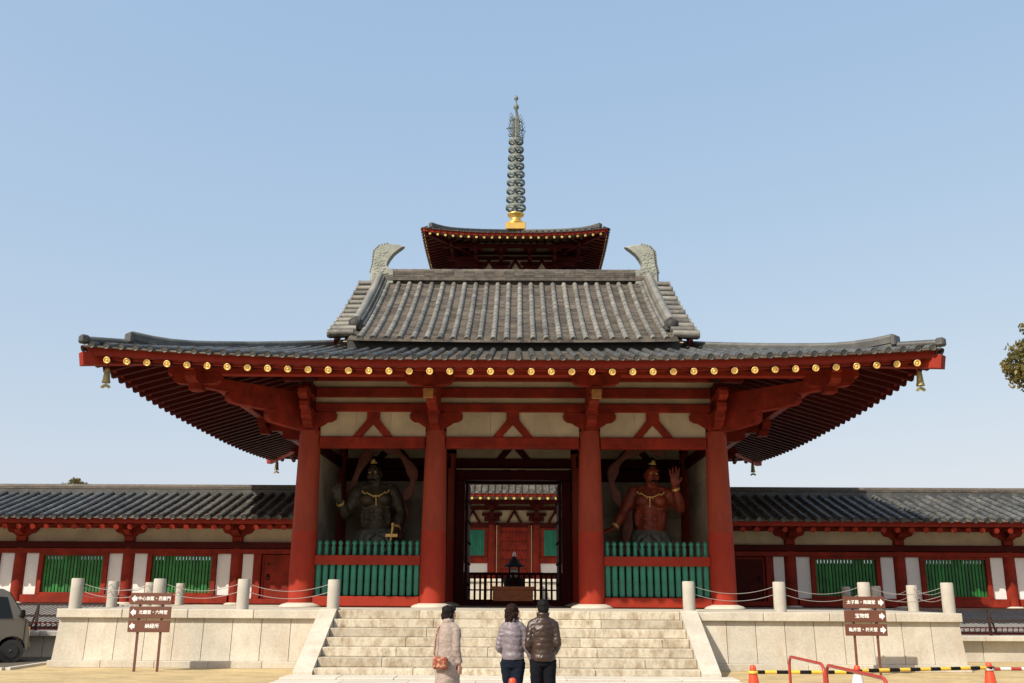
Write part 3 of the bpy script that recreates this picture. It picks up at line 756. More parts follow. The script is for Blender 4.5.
# ================================================================== cloisters
CX = [9.30, 12.96, 16.62, 20.28, 23.94, 27.6, 31.26]; CY = 33.2
def cloister(s):
    nm = 'left' if s < 0 else 'right'
    c = empty('cloister', (s*19, 35.1, FL), ('long red and white cloister with dark tiled roof on the left of the gate' if s < 0 else 'long red and white cloister with partly sunlit tiled roof on the right of the gate'), 'cloister', 'cloisters flanking the gate')
    XE = 33.0; X0 = 6.30
    bx = lambda x0, x1, y, z0, z1, w, name, mat, par=c, bev=.01: MB().box((s*(x0+x1)/2, y, (z0+z1)/2), (x1-x0, w, z1-z0), bev=bev).build(name, mat, par)
    col = None
    for y in (CY, 37.1):
        for x in CX:
            if col is None:
                col = MB().lathe([(.20, 0.0), (.20, 1.2), (.175, 1.95)], n=16).build('column', 'red_paint', c, (s*x, y, FL+.06))
                MB().lathe([(.34, 0), (.34, .03), (.25, .06)], n=16).build('plinth', 'stone', col, (s*x, y, FL+.003))
            else: put(copy_tree(col, (s*x, y, FL+.06)), c)
    # horizontal members, front
    bx(X0, XE, CY-.03, 2.96, 3.12, .30, 'tie_beam', 'red_paint')
    bx(X0, XE, CY-.06, 3.14, 3.34, .34, 'head_beam', 'red_paint_shaded')
    bx(X0, XE, CY+.02, 3.34, 3.80, .10, 'plaster_band', 'cream')
    bx(X0, XE, CY-.02, 3.80, 3.96, .22, 'wall_plate', 'red_paint')
    bx(X0, XE, 37.1, 3.0, 3.3, .3, 'head_beam', 'red_paint_shaded'); bx(X0, XE, 37.1, 3.3, 3.9, .10, 'plaster_band', 'cream'); bx(X0, XE, 37.1, 1.35, 2.87, .10, 'rear_wall', 'red_paint_shaded')  # rear wall coloured dark so the window gaps look shaded
    for i in range(len(CX)-1):
        a, b = CX[i]+.2, CX[i+1]-.2
        bx(a, b, CY-.03, 1.34, 1.60, .30, 'sill_beam', 'red_paint')
        w = (b-a)
        for p0, p1 in ((a, a+.46), (b-.46, b)): bx(p0+.002, p1, CY, 1.60, 2.96, .08, 'white_panel', 'white')
        f0, f1 = a+.46, b-.46
        fr = MB()
        for x in (f0+.08, f1-.08): fr.box((s*x, CY-.02, 2.28), (.16, .22, 1.36), bev=.01)
        fr.box((s*(f0+f1)/2, CY-.02, 2.92), (f1-f0-.32, .20, .08)); fr.box((s*(f0+f1)/2, CY-.02, 1.64), (f1-f0-.32, .20, .08))
        wn = fr.build('window', 'red_paint', c)
        k = 18; br = MB()
        for q in range(k):
            x = f0+.16+(f1-f0-.32)*(q+.5)/k; br.box((s*x, CY, 2.28), (.078, .06, 1.22), 0, t=rnd())
        br.build('lattice', 'green_window', wn)
    # door bay next to the gate
    bx(X0, 9.1, CY-.03, 1.34, 1.50, .30, 'sill_beam', 'red_paint')
    bx(8.72, 9.1, CY, 1.50, 2.96, .08, 'white_panel', 'white')
    bx(8.46, 8.72, CY-.02, 1.50, 2.96, .22, 'door_post', 'red_paint')
    dr = bx(6.95, 8.44, CY+.02, 1.50, 2.94, .08, 'door', 'red_paint_shaded' if s > 0 else 'red_paint')
    m = MB().tube([(s*8.22+.06*cos(t), CY-.045, 2.18+.06*sin(t)) for t in [i*pi/6 for i in range(13)]], .014, 6); m.box((s*8.22, CY-.03, 2.25), (.10, .02, .10)); m.box((s*8.22, CY-.03, 2.62), (.05, .02, .08)); m.build('handle', 'black', dr)
    m = MB(); 
    for x in (6.99, 8.40): m.box((s*x, CY-.03, 2.22), (.06, .05, 1.43))
    m.box((s*7.7, CY-.03, 2.90), (1.35, .05, .06)); m.build('door_trim', 'red_paint', dr)
    bx(X0, 6.95, CY, 1.50, 2.96, .10, 'red_panel', 'red_paint_shaded')
    # brackets on the columns
    for x in CX:
        m = MB(); m.box((s*x, CY-.02, 3.44), (.34, .34, .20), bev=.03)
        pr = [(-.50, .34), (.50, .34), (.52, .24), (.44, .14), (.28, .10), (.16, 0), (-.16, 0), (-.28, .10), (-.44, .14), (-.52, .24)]
        m.prism(pr, lambda a, b, t: V((s*x+a, CY-.02+t, 3.50+b)), -.14, .14)
        for q in (-.40, 0, .40): m.box((s*x+q, CY-.02, 3.90), (.20, .26, .12))
        m.prism([(0, .30), (.50, .30), (.54, .2), (.45, .1), (0, 0)], lambda a, b, t: V((s*x+t, CY-a, 3.52+b)), -.10, .10)
        m.build('bracket', 'red_paint', c)
    # rafters, round ends painted a brighter red
    k = int((XE-X0)/.455)
    m2 = MB()
    for i in range(k):
        x = s*(X0+.455*(i+.5))
        mm = MB().tube([(x, 31.72, 3.76), (x, 35.0, 3.76+.32*3.28)], .088, 10); mm.lathe([(.002, -.02), (.091, -.02), (.091, .01)], (x, 31.71, 3.757), 12, 1, .5, False, False, axis=(0, 1, .32))
        mm.build('rafter', ['red_paint', 'red_bright'], c)
        m2.tube([(x, 38.4, 3.76), (x, 35.2, 3.76+.32*3.2)], .075, 6)
    m2.build('rear_rafters', 'red_paint', c, kind='stuff')
    so = MB(); yr = 35.1
    for sg in (-1, 1): so.add([(s*X0, yr+sg*3.38, 3.86), (s*XE, yr+sg*3.38, 3.86), (s*XE, yr, 3.86+3.38*.32), (s*X0, yr, 3.86+3.38*.32)], [[0, 1, 2, 3]])
    so.build('soffit', 'cream', c)
    for sg in (-1, 1): bx(X0, XE, yr+sg*3.39, 3.865, 4.04, .08, 'eave_board', 'red_bright')
    # roof tiles
    T = MB(); xa, xb = X0-.1, XE
    n = int((xb-xa)/.385); us = [xa+.385*(i+.5) for i in range(n)]
    for sg in (-1, 1):
        P = lambda u, d: V((s*u, yr+sg*(3.46-d), 4.07+.30*d+.004*d*d))
        tile_rolls(T, P, us, lambda u: 3.44, .34, .088, 6 if sg < 0 else 4); tile_pans(T, P, [xa]+us+[xb], lambda u: 3.44, .20 if sg < 0 else .5)
    rf = T.build('roof', ['tile', 'pan'], c)
    m = MB(); z = 5.13
    m.box((s*(xa+xb)/2, yr, z+.06), (xb-xa, .44, .20), 0, 0, .3)
    for q in range(1): m.box((s*(xa+xb)/2, yr, z+.21+.07*q), (xb-xa, .34-.02*q, .058), 0, 1, .4)
    m.tube([(s*xa, yr, z+.27), (s*xb, yr, z+.27)], .09, 8, 1, .6); m.build('roof_ridge', ['tile', 'pan'], rf)
    # stone floor and podium strip
    m = MB(); q = 0
    for i in range(12):
        x0 = TX+.1+i*1.9; m.box((s*(x0+.95), 34.6, FL-.10), (1.89, 7.0, .20), t=rnd())
    m.build('floor', 'stone', c)
    return c
clL = cloister(-1); clR = cloister(1)
for s, nm in ((-1, 'left'), (1, 'right')):
    lab = 'low %s stone ledge below the %s cloister, beyond the terrace end' % ('grey shaded' if s < 0 else 'cream sunlit', nm)
    lg = MB(); X0, X1 = TX+.16, 33
    for i in range(12):
        a = X0+(X1-X0)*i/12; b = X0+(X1-X0)*(i+1)/12
        lg.box((s*(a+b)/2, 29.4, .27), (b-a-.012, 4.8, .54), 0, 0, rnd(), bev=.01); lg.box((s*(a+b)/2, 29.3, .61), (b-a-.01, 5.1, .13), 0, 0, rnd(), bev=.012)
    lg.build('stone_ledge', 'stone' if s > 0 else 'grey_shaded_stone', None, label=lab, cat='ledge', group='stone ledges before the cloisters')  # shade on the left ledge is put into its greyer stone colour
    rb = MB(); n = 100; w = .22
    y0, z0, y1, z1 = 27.7, .74, 31.04, 1.26
    base = [(s*X0, y0, z0), (s*X1, y0, z0), (s*X1, y1, z1), (s*X0, y1, z1)]
    rb.add(base, [[0, 1, 2, 3]], 1)
    for i in range(150):
        x = s*(X0+.10+.145*i); rb.bar((x, y0, z0+.02), (x, y1, z1+.02), .07, .035, 0, rnd())
    rb.build('ribbed_cover', ['ribbed', 'tile'], None, label='sloping pale ribbed cover behind the iron railing at the %s cloister' % nm, cat='cover', group='ribbed covers before the cloisters')
    rl = empty('iron_railing', (s*20, 27.2, .68), 'dark iron railing standing on the stone ledge before the %s cloister' % nm, 'railing', 'iron railings on the ledges')
    m = MB()
    for z in (1.36, 1.06): m.bar((s*X0, 27.2, z), (s*X1, 27.2, z), .05, .06)
    m.build('rail', 'iron', rl)
    for i in range(12):
        x = s*(X0+.35+1.85*i); m = MB().bar((x, 27.2, .68), (x, 27.2, 1.40), .06, .06, up=(0, 1, 0)); m.bar((x, 27.2, 1.3), (x+s*.32, 27.55, .72), .04, .04); m.build('post', 'iron', rl)
    m = MB().bar((s*X0, 27.16, .88), (s*X1, 27.16, .88), .03, .03); m.bar((s*X0, 27.16, .72), (s*X1, 27.16, .72), .03, .03)
    for i in range(150): x = s*(X0+.147*i); m.bar((x, 27.16, .70), (x, 27.16, .90), .02, .02, up=(0, 1, 0))
    m.build('low_grille', 'red_paint_shaded', rl)
# ================================================================== pagoda
PXC, PYC = -.08, 67.6
pg = empty('pagoda', (PXC, PYC, CT), 'tall five-storey red pagoda with green spire rising behind the gate', 'pagoda')
m = MB()
for k in range(12):
    for s in range(4):
        a = s*pi/2; w = 12.4/12
        c = Matrix.Rotation(a, 3, 'Z') @ V((-6.2+w*(k+.5), -6.1, 0)); m.box((PXC+c.x, PYC+c.y, (CT+2.42)/2), (w-.02, .22, 2.42-CT), a, 0, rnd())
m.box((PXC, PYC, (CT+2.4)/2), (12.0, 12.0, 2.4-CT-.02)); m.box((PXC, PYC, 2.51), (12.7, 12.7, .18), bev=.02)
m.build('podium', 'stone', pg)
for k in range(6): MB().box((PXC, PYC-6.35-.30*(6-k)+.15+.0, CT+.12+.23*k), (3.4, .32, .24), bev=.01).build('step', 'step_stone', pg)
HF = [8.2, 7.75, 7.3, 6.85, 6.27]; EZ = [7.72, 12.2, 16.7, 21.1, 25.46]; BH = [3.95, 3.65, 3.35, 3.05, 2.75]
rest = MB(); zprev = 2.6
for i in range(5):
    h, ez, b = HF[i], EZ[i], BH[i]
    last = i == 4
    H = Hip(PXC, PYC, h, h, ez, .40 if not last else .36, .012 if not last else .002, .34, h*.8)
    dm = h if last else h-BH[i+1]+.2
    rf = hip_tiles(H, dm-.05, .42, (0, 1, 2, 3), .5, .09).build('storey_roof', ['tile', 'pan'], pg)
    hip_ridge(rf, H, .5, dm-.3, .26, .22, tip=.15)
    zb0 = zprev; zt = ez+.1
    wall = MB(); wall.box((PXC, PYC, (zb0+ez+.6)/2), (2*b-.1, 2*b-.1, ez+.6-zb0)); wall.build('wall', 'cream', pg)
    fr = MB()
    zc0 = zb0 if i == 0 else zb0-.4; zcap = ez-1.55
    cxs = [-b, -1.45*b/3.95, 1.45*b/3.95, b]
    for sd in range(4):
        Rz = Matrix.Rotation(sd*pi/2, 3, 'Z')
        def bx(mb, x, y, z, dx, dy, dz, bv=0): c = Rz @ V((x, y, 0)); mb.box((PXC+c.x, PYC+c.y, z), (dx, dy, dz), sd*pi/2, bev=bv)
        for x in cxs[:-1]:
            c = Rz @ V((x, -b, 0)); MB().lathe([(.30, zc0), (.26, zcap)], (PXC+c.x, PYC+c.y, 0), 14).build('storey_column', 'red_paint', pg)
        bx(fr, 0, -b, zcap-.15, 2*b, .3, .30); bx(fr, 0, -b, zc0+.15, 2*b+.2, .34, .28); bx(fr, 0, -b, ez-.62, 2*b+1.8, .28, .22); bx(fr, 0, -b-.02, ez-.25, 2*b+1.8, .26, .2)
        bx(fr, 0, -b-1.7, ez-.32, 2*b+4.6, .22, .24)
        for x in cxs:
            bx(fr, x, -b-.75, ez-1.05, .26, 1.5, .32); bx(fr, x, -b-1.0, ez-.68, .26, 2.1, .28); bx(fr, x, -b-.05, ez-1.30, 1.0, .30, .26); bx(fr, x, -b-1.7, ez-.55, .9, .26, .22); bx(fr, x, -b-.05, ez-1.02, 1.3, .28, .2)
            bx(fr, x, -b-.05, ez-1.55, .5, .5, .28)
        for x0, x1 in zip(cxs[:-1], cxs[1:]):     # V struts
            for q in (-1, 1):
                a_ = Rz @ V(((x0+x1)/2, -b-.02, 0)); b_ = Rz @ V(((x0+x1)/2+q*.45, -b-.02, 0))
                fr.bar((PXC+a_.x, PYC+a_.y, ez-.78), (PXC+b_.x, PYC+b_.y, zcap+.02), .2, .16)
    for sx in (-1, 1):
        for sy in (-1, 1): fr.bar((PXC+sx*b, PYC+sy*b, ez-.35), (PXC+sx*(h-.05), PYC+sy*(h-.05), ez-.28+.34), .24, .30)
    fr.build('storey_bracketing', 'red_paint_shaded' if i else 'red_paint_shaded', pg)
    # rafters
    for sd in range(4):
        P = H.low(sd, -.36, .26)
        for u in us_for(h-.2, .52):
            d1 = min(h-b, h-abs(u)-.1)
            if d1 < .3: continue
            a, e = P(u, .06), P(u, d1); t = (e-a).normalized()
            own = (i == 4 and sd != 2) or (i == 0 and sd == 0 and abs(u) < 4)
            mm = MB() if own else rest
            mm.bar(a, e, .14, .15); mm.lathe([(.085, 0), (.085, -.03), (.002, -.035)], a+t*.01, 10, 1, .5, False, False, axis=t)
            if own: mm.build('rafter', ['red_paint_shaded', 'gold'], pg)
        n = 16; us = [-h+2*h*k/n for k in range(n+1)]; D = [0, 1, 2.4, h-b+.1]; Q = H.low(sd, -.27, .26); sf = MB()
        vs = [Q(max(-(h-d), min(h-d, u)), d) for u in us for d in D]; k4 = 4
        sf.add(vs, [[p*k4+j, (p+1)*k4+j, (p+1)*k4+j+1, p*k4+j+1] for p in range(n) for j in range(3)]); sf.build('soffit', 'soffit_wood', rf)
        us = [-h+2*h*k/24 for k in range(25)]; MB().sweep([H.low(sd, -.13, 0)(u*(h-.05)/h, .05) for u in us], .14, .22).build('eave_board', 'red_bright', rf)
    zprev = ez+.40*(dm)+.3
    # openings
    if i == 0:
        for sd in range(4):
            Rz = Matrix.Rotation(sd*pi/2, 3, 'Z'); T = lambda x, y: ((Rz @ V((x, y, 0)))+V((PXC, PYC, 0)))
            def part(nm, x, z0, z1, dx, dy, mat, yo, par=pg): c = T(x, -b-yo); return MB().box((c.x, c.y, (z0+z1)/2), (dx, dy, z1-z0), sd*pi/2).build(nm, mat, par)
            dd = part('door', 0, 2.95, 5.9, 1.75, .08, 'red_paint', .10)
            st = MB()
            for r_ in range(5):
                for q in range(8): c = T(-.75+.214*q, -b-.15); st.ball((c.x, c.y, 3.25+.58*r_), .045, 6, 4)
            st.build('door_studs', 'black', dd)
            for s in (-1, 1): part('door_post', s*1.0, 2.9, 6.0, .16, .2, 'red_paint', .10); part('pale_jamb', s*1.13, 2.9, 6.0, .05, .12, 'cream', .10)
            for s in (-1, 1):
                x = s*2.7
                part('lower_panel', x, 2.75, 3.60, 2.0, .06, 'white', .06); part('window_sill', x, 3.60, 3.95, 2.1, .22, 'red_paint', .08)
                w = part('window', x, 3.95, 5.85, 1.9, .12, 'red_paint', .05)
                mm = MB()
                for q in range(16): c = T(x-.72+.096*q, -b-.13); mm.box((c.x, c.y, 4.9), (.07, .07, 1.62), sd*pi/2+pi/4, t=rnd())
                c = T(x, -b-.095); mm.box((c.x, c.y, 4.9), (1.55, .03, 1.66), sd*pi/2); mm.build('lattice', 'green_old', w)
rest.build('hidden_rafters', ['red_paint_shaded', 'gold'], pg, kind='stuff')
sp = MB()
sp.box((PXC, PYC, 28.15), (1.5, 1.5, .55), bev=.04); sp.lathe([(.62, 28.4), (.78, 28.5), (.62, 28.62), (.42, 28.8), (.36, 29.0), (.62, 29.2), (.66, 29.3), (.3, 29.36)], (PXC, PYC, 0), 20)
spb = sp.build('spire_base', 'goldleaf', pg)
sp = MB().lathe([(.14, 29.2), (.12, 33), (.09, 36.8), (.06, 39.0)], (PXC, PYC, 0), 12); spm = sp.build('spire_mast', 'bronze_green', pg)
for k in range(9):
    z = 29.85+(35.3-29.85)*k/8; r = .76-.19*k/8; mm = MB()
    mm.lathe([(r, -.11), (r+.02, 0), (r, .11), (r-.05, .10), (r-.05, -.10), (r, -.11)], (PXC, PYC, z), 24, cap=False)
    mm.lathe([(.17, -.12), (.17, .12)], (PXC, PYC, z), 12)
    for q in range(6): a = q*pi/3+.2; mm.bar((PXC+.1*cos(a), PYC+.1*sin(a), z), (PXC+(r-.04)*cos(a), PYC+(r-.04)*sin(a), z), .06, .12)
    for q in range(4): a = q*pi/2+pi/4; mm.lathe([(.03, -.30), (.035, -.2), (.01, -.14)], (PXC+r*cos(a), PYC+r*sin(a), z), 6)
    mm.build('spire_ring', 'bronze_green', pg)
mm = MB()       # openwork flame: many curling tongues in four vertical fins
rr = random.Random(5)
for q in range(4):
    a = q*pi/2+.35; dx, dy = cos(a), sin(a)
    for k in range(17):
        z = 35.6+1.75*k/16; L = (.78-.25*abs(k-5)/11)*(.8+.3*rr.random()); pts = []
        for j in range(6): t = j/5; pts.append((PXC+dx*L*t, PYC+dy*L*t, z+.16*sin(t*5+k)+.22*t*t))
        mm.tube(pts, .035, 5, rad=[.045, .045, .04, .035, .03, .012])
    for rad in (.28, .5): mm.tube([(PXC+dx*(rad+.05*sin(j*1.7)), PYC+dy*(rad+.05*sin(j*1.7)), 35.6+1.7*j/8) for j in range(9)], .028, 5)
mm.build('spire_flame', 'bronze_green', pg)
mm = MB().lathe([(.07, 37.7), (.10, 38.0), (.19, 38.12), (.22, 38.25), (.17, 38.4), (.07, 38.5), (.06, 38.8), (.15, 38.9), (.17, 39.02), (.10, 39.15), (.01, 39.3)], (PXC, PYC, 0), 14); mm.build('spire_jewel', 'bronze_green', pg)
# ================================================================== ground
def sheet(name, x0, x1, y0, y1, z, mat, n=1):
    mb = MB(); mb.add([(x0, y0, z), (x1, y0, z), (x1, y1, z), (x0, y1, z)], [[0, 1, 2, 3]]); return mb.build(name, mat, None, kind='structure')
sheet('ground', -900, 900, -300, 1500, 0, 'earth')
sheet('sand_forecourt', -60, 60, 11, 60, .0035, 'sand')
sheet('asphalt_lane', -60, -11.25, 22.5, 26.84, .008, 'asphalt')
MB().box((0, 80.4, CT/2), (120, 82, CT-.01)).build('courtyard_ground', 'court_gravel', None, kind='structure')
pv = MB()
for k in range(8): pv.box((-4.6+1.15*(k+.5), 20.62, .03), (1.14, .78, .06), 0, 0, rnd(), bev=.01)
for j in range(9):
    for k in range(7): pv.box((-4.6+9.2*(k+.5)/7, 19.8-.86*j-.03, .004), (9.2/7-.012, .85, .05), 0, 0, rnd())
pv.build('paving', 'concrete', None, kind='structure')
MB().box((-21, 22.42, .03), (19.5, .12, .06)).box((-11.18, 23.9, .03), (.12, 2.84, .06)).build('kerb', 'concrete', None, kind='structure')
# ================================================================== trees
def tree(name, x, y, z, H, lumps, lab, trunk_r, n, leaf=.07, limbs=7):
    t = empty(name, (x, y, z), lab, 'tree'); rr = random.Random(int(x*10))
    mb = MB(); cz = sum(l[2] for l in lumps)/len(lumps)
    pts = [(x, y, z), (x+.05, y, z+H*.25), (x-.08, y+.05, z+H*.45), (x, y, z+H*.7)]
    mb.tube(pts, trunk_r, 10, rad=[trunk_r*1.25, trunk_r, trunk_r*.75, trunk_r*.3])
    for l in lumps:
        b = V((x, y, z+H*(.25+.2*rr.random()))); e = V(l[:3]); md = (b+e)/2+V((0, 0, -.2)); mb.tube([b, md, e], .06, 6, rad=[trunk_r*.45, trunk_r*.3, trunk_r*.1])
        for q in range(5):
            d = V((rr.gauss(0, 1), rr.gauss(0, 1), rr.gauss(0, 1))).normalized()*l[3]*.85; mb.tube([e, e+d*.5+V((0, 0, .05)), e+d], .02, 4, rad=[trunk_r*.12, trunk_r*.08, .006])
    mb.build('trunk', 'bark', t)
    cr = MB(); tot = sum(l[3]**2 for l in lumps)
    for l in lumps:
        for q in range(int(n*l[3]**2/tot)):
            d = V((rr.gauss(0, 1), rr.gauss(0, 1), rr.gauss(0, 1))).normalized()
            nz = noise.noise(V(l[:3])+d*2.1); r = l[3]*(.55+.5*rr.random()**.6)*(1+.35*nz)
            if nz < -.42: continue
            c = V(l[:3])+V((d.x*r, d.y*r, d.z*r*.85)); ln = leaf*(.7+.6*rr.random())
            u = V((rr.gauss(0, 1), rr.gauss(0, 1), rr.gauss(0, 1))).normalized(); w = u.cross(V((rr.gauss(0, 1), rr.gauss(0, 1), rr.gauss(0, 1)))).normalized()
            cr.add([c-u*ln, c+w*ln*.45, c+u*ln, c-w*ln*.45], [[0, 1, 2, 3]], 0, max(0, min(1, .5+.9*nz+rr.gauss(0, .2))))
    cr.build('crown', 'leaf', t)
tree('broadleaf_tree', 13.4, 20.0, 0, 7.2, [(11.20, 20, 6.50, .62), (11.85, 19.8, 7.0, .85), (11.9, 20.2, 6.05, .75), (13.2, 20.4, 7.4, 1.3), (13.6, 19.4, 6.3, 1.3), (14.8, 20.3, 6.7, 1.3), (13.4, 21.3, 6.3, 1.1)],
     'broadleaf tree with yellow-green crown at the right edge in front of the terrace', .2, 60000, .055)
tree('distant_tree', -28.3, 62, CT, 7.2, [(-28.3, 62, 8.35, .45), (-27.8, 62, 8.2, .35), (-28.9, 62, 8.0, .5), (-28.3, 62, 7.1, .9)], 'small brownish treetop just above the left cloister roof', .12, 3500, .09)
tree('shade_tree', -19.6, 20.6, 0, 8.5, [(-19.6, 20.6, 7.0, 1.7), (-18.2, 21.2, 6.2, 1.3), (-20.8, 20.2, 6.2, 1.4), (-19.2, 22, 6.0, 1.3), (-17.6, 20.6, 5.6, 1.0)],
     'broadleaf tree left of the parked van, beyond the picture edge', .22, 26000, .10)
# ================================================================== signboards
def text_mesh(s, size, name, mat, parent, M4):
    c = bpy.data.curves.new('t', 'FONT'); c.body = s; c.size = size; c.align_x = 'CENTER'; c.align_y = 'CENTER'; c.extrude = .002; c.offset = 0
    o = bpy.data.objects.new('t', c); COL.objects.link(o); bpy.context.view_layer.update()
    me = bpy.data.meshes.new_from_object(o.evaluated_get(bpy.context.evaluated_depsgraph_get())); bpy.data.objects.remove(o)
    mb = MB(); vs = [v.co.copy() for v in me.vertices]; fs = [list(p.vertices) for p in me.polygons]
    for k, (dx, dy) in enumerate(((0, 0), (.0022, .0004), (-.0022, -.0004), (0, .002), (0, -.002))): mb.add([M4 @ (v+V((dx, dy, .0003*k))) for v in vs], fs)
    return mb.build(name, mat, parent)
def sign(x, y, rows, side, lab, dz=0):
    t = empty('direction_sign', (x, y, 0), lab, 'sign', 'brown direction signs before the terrace')
    for s in (-1, 1): MB().box((x+s*.255, y, .82), (.045, .045, 1.64)).build('leg', 'sign_brown', t)
    for k, txt in enumerate(rows):
        z = 1.555-.295*k+dz; xo = -side*.0
        b = MB().box((x+xo, y-.045, z), (.93-.0*k, .035, .255), bev=.006).build('board', 'sign_brown', t)
        X = Matrix.Translation((x+side*-.075, y-.066, z)) @ Matrix.Rotation(pi/2, 4, 'X')
        text_mesh(txt, .092 if len(txt) > 4 else .105, 'lettering', 'sign_white', b, X)
        ar = [(0, 0), (.075, .08), (.075, .04), (.125, .04), (.125, -.04), (.075, -.04), (.075, -.08)]
        ox = x+side*.435
        MB().prism(ar, lambda a, q, tt: V((ox-side*a, y-.066+tt, z+q)), -.003, .002).build('arrow', 'sign_white', b)
sign(-8.02, 22.25, ['中心伽藍・西重門', '北鐘堂・六時堂', '納経所'], -1, 'brown three-board direction sign with left-pointing arrows before the terrace wall')
sign(7.93, 22.45, ['太子殿・南鐘堂', '宝物館', '亀井堂・弁天堂'], 1, 'brown three-board direction sign with right-pointing arrows before the terrace wall')
# ================================================================== cones, bars, barricades
def cone(x, y, lab, band):
    t = empty('traffic_cone', (x, y, 0), lab, 'traffic cone', 'orange cones in the foreground')
    m = MB().lathe([(.15, .03), (.045, .66), (.04, .69), (.02, .70)], (x, y, 0), 20); m.build('cone_body', 'cone_orange', t)
    MB().box((x, y, .016), (.38, .38, .03), bev=.01).build('base', 'cone_orange' if not band else 'rubber', t)
    if band:
        r = lambda z: .15-.105*(z-.03)/.63+.004
        MB().lathe([(r(.42), .42), (r(.58), .58)], (x, y, 0), 20, cap=False).build('reflective_band', 'white', t)
cone(3.64, 15.0, 'orange traffic cone at the left end of the yellow and black bar', False)
cone(5.21, 15.1, 'orange traffic cone with a white band behind the red barrier tubes', True)
cone(7.54, 15.9, 'orange traffic cone where yellow-black bar meets red-white bar', False)
cone(.10, 12.5, 'orange traffic cone in front of the woman in the grey jacket', False)
cone(9.84, 16.2, 'orange traffic cone at the far right end of the red and white bar', False)
def sbar(a, b, n, c1, c2, lab):
    t = empty('striped_bar', ((a[0]+b[0])/2, (a[1]+b[1])/2, a[2]), lab, 'barrier bar', 'striped bars between the cones'); a, b = V(a), V(b)
    p = [MB(), MB()]
    for k in range(n): p[k % 2].tube([a+(b-a)*k/n, a+(b-a)*(k+1)/n], .027, 10)
    p[0].build('stripes', c1, t); p[1].build('stripes', c2, t)
    m = MB()
    for e in (a, b): m.lathe([(.062, -.02), (.075, -.02), (.075, .02), (.062, .02), (.062, -.02)], e, 14, cap=False)
    m.build('end_ring', c2, t)
sbar((3.64, 15.0, .60), (5.21, 15.1, .60), 9, 'black', 'bar_yellow', 'yellow and black striped bar between the first two cones')
sbar((5.21, 15.1, .62), (7.54, 15.9, .62), 13, 'bar_yellow', 'black', 'yellow and black striped bar from the banded cone to the next cone')
sbar((7.54, 15.9, .60), (9.84, 16.2, .60), 13, 'tube_red', 'white', 'red and white striped bar running off the right edge')
def barricade(x, y0, y1, lab, h=.93):
    t = empty('tube_barrier', (x, (y0+y1)/2, 0), lab, 'barrier', 'red tubular barriers at lower right'); r = .12; pts = [(x, y0, .0), (x, y0, h-r)]
    sg = 1 if y1 > y0 else -1
    for k in range(1, 5): a = k*pi/8; pts.append((x, y0+sg*r*(1-cos(a)), h-r+r*sin(a)))
    for k in range(0, 5): a = k*pi/8; pts.append((x, y1-sg*r*(1-sin(a)), h-r+r*cos(a)))
    pts += [(x, y1, 0)]
    MB().tube(pts, .019, 10).build('hoop', 'tube_red', t); MB().tube([(x, y0, .36), (x, y1, .36)], .018, 8).build('cross_tube', 'tube_red', t)
barricade(3.70, 13.2, 11.72, 'red tubular hoop barrier, the farther one near the left cone')
barricade(3.70, 11.64, 9.75, 'red tubular hoop barrier, the nearer one toward the right')
# ================================================================== van
vn = empty('van', (-14.1, 25.64, 0), 'beige compact van parked at the left beyond the terrace end', 'van')
FX, NY, W = -12.42, 24.92, 1.46
prof = [(-3.36, .30), (-3.38, .75), (-3.34, 1.15), (-3.22, 1.68), (-3.05, 1.76), (-1.6, 1.79), (-.72, 1.76), (-.55, 1.68), (-.15, 1.08), (-.05, .98), (.0, .62), (-.01, .30)]
def inset(z): return 0 if z < 1.0 else .12*((z-1.0)/.8)
m = MB(); n = len(prof); vs = []
for off, k in ((.04, .0), (.0, .03), (W, -.03), (W-.04, 0)):
    for a, b in prof:
        ins = inset(b); y = NY+off; y = y+ins if off < .5 else y-ins
        sc = 1 if k != 0 else .97
        cx_, cz_ = -1.69, 1.0; vs.append(V((FX+cx_+(a-cx_)*sc, y, cz_+(b-cz_)*sc)))
# cut wheel arches by building sides as flat polygons with arch notches
wheels = [-.37, -2.75]
lowpts = []
for c in wheels:
    for i in range(9): th = pi*i/8; lowpts.append((c+.33*cos(th), .30+.33*sin(th)))
side = [(-.01, .30)] + [p for p in lowpts] + prof[:-1]
m = MB()
def ring(off, sc): 
    out = []
    for a, b in side:
        ins = inset(b); y = NY+off+ins if off < .5 else NY+off-ins; cx_, cz_ = -1.69, 1.0
        out.append(V((FX+cx_+(a-cx_)*sc, y, cz_+(b-cz_)*sc)))
    return out
rs = [ring(.0, .985), ring(.04, 1.0), ring(W-.04, 1.0), ring(W, .985)]; n = len(side)
m.add([p for r_ in rs for p in r_], [list(range(n))[::-1], [3*n+i for i in range(n)]] + [[r_*n+i, r_*n+(i+1) % n, (r_+1)*n+(i+1) % n, (r_+1)*n+i] for r_ in range(3) for i in range(n)])
body = m.build('body', 'van_paint', vn)
def vpan(poly, nm, mat, par, off=-.006, far=False):
    mb = MB(); f = lambda a, b, t: V((FX+a, (NY+inset(b)+off+t) if not far else (NY+W-inset(b)-off-t), b)); mb.prism(poly, f, 0, .012); return mb.build(nm, mat, par)
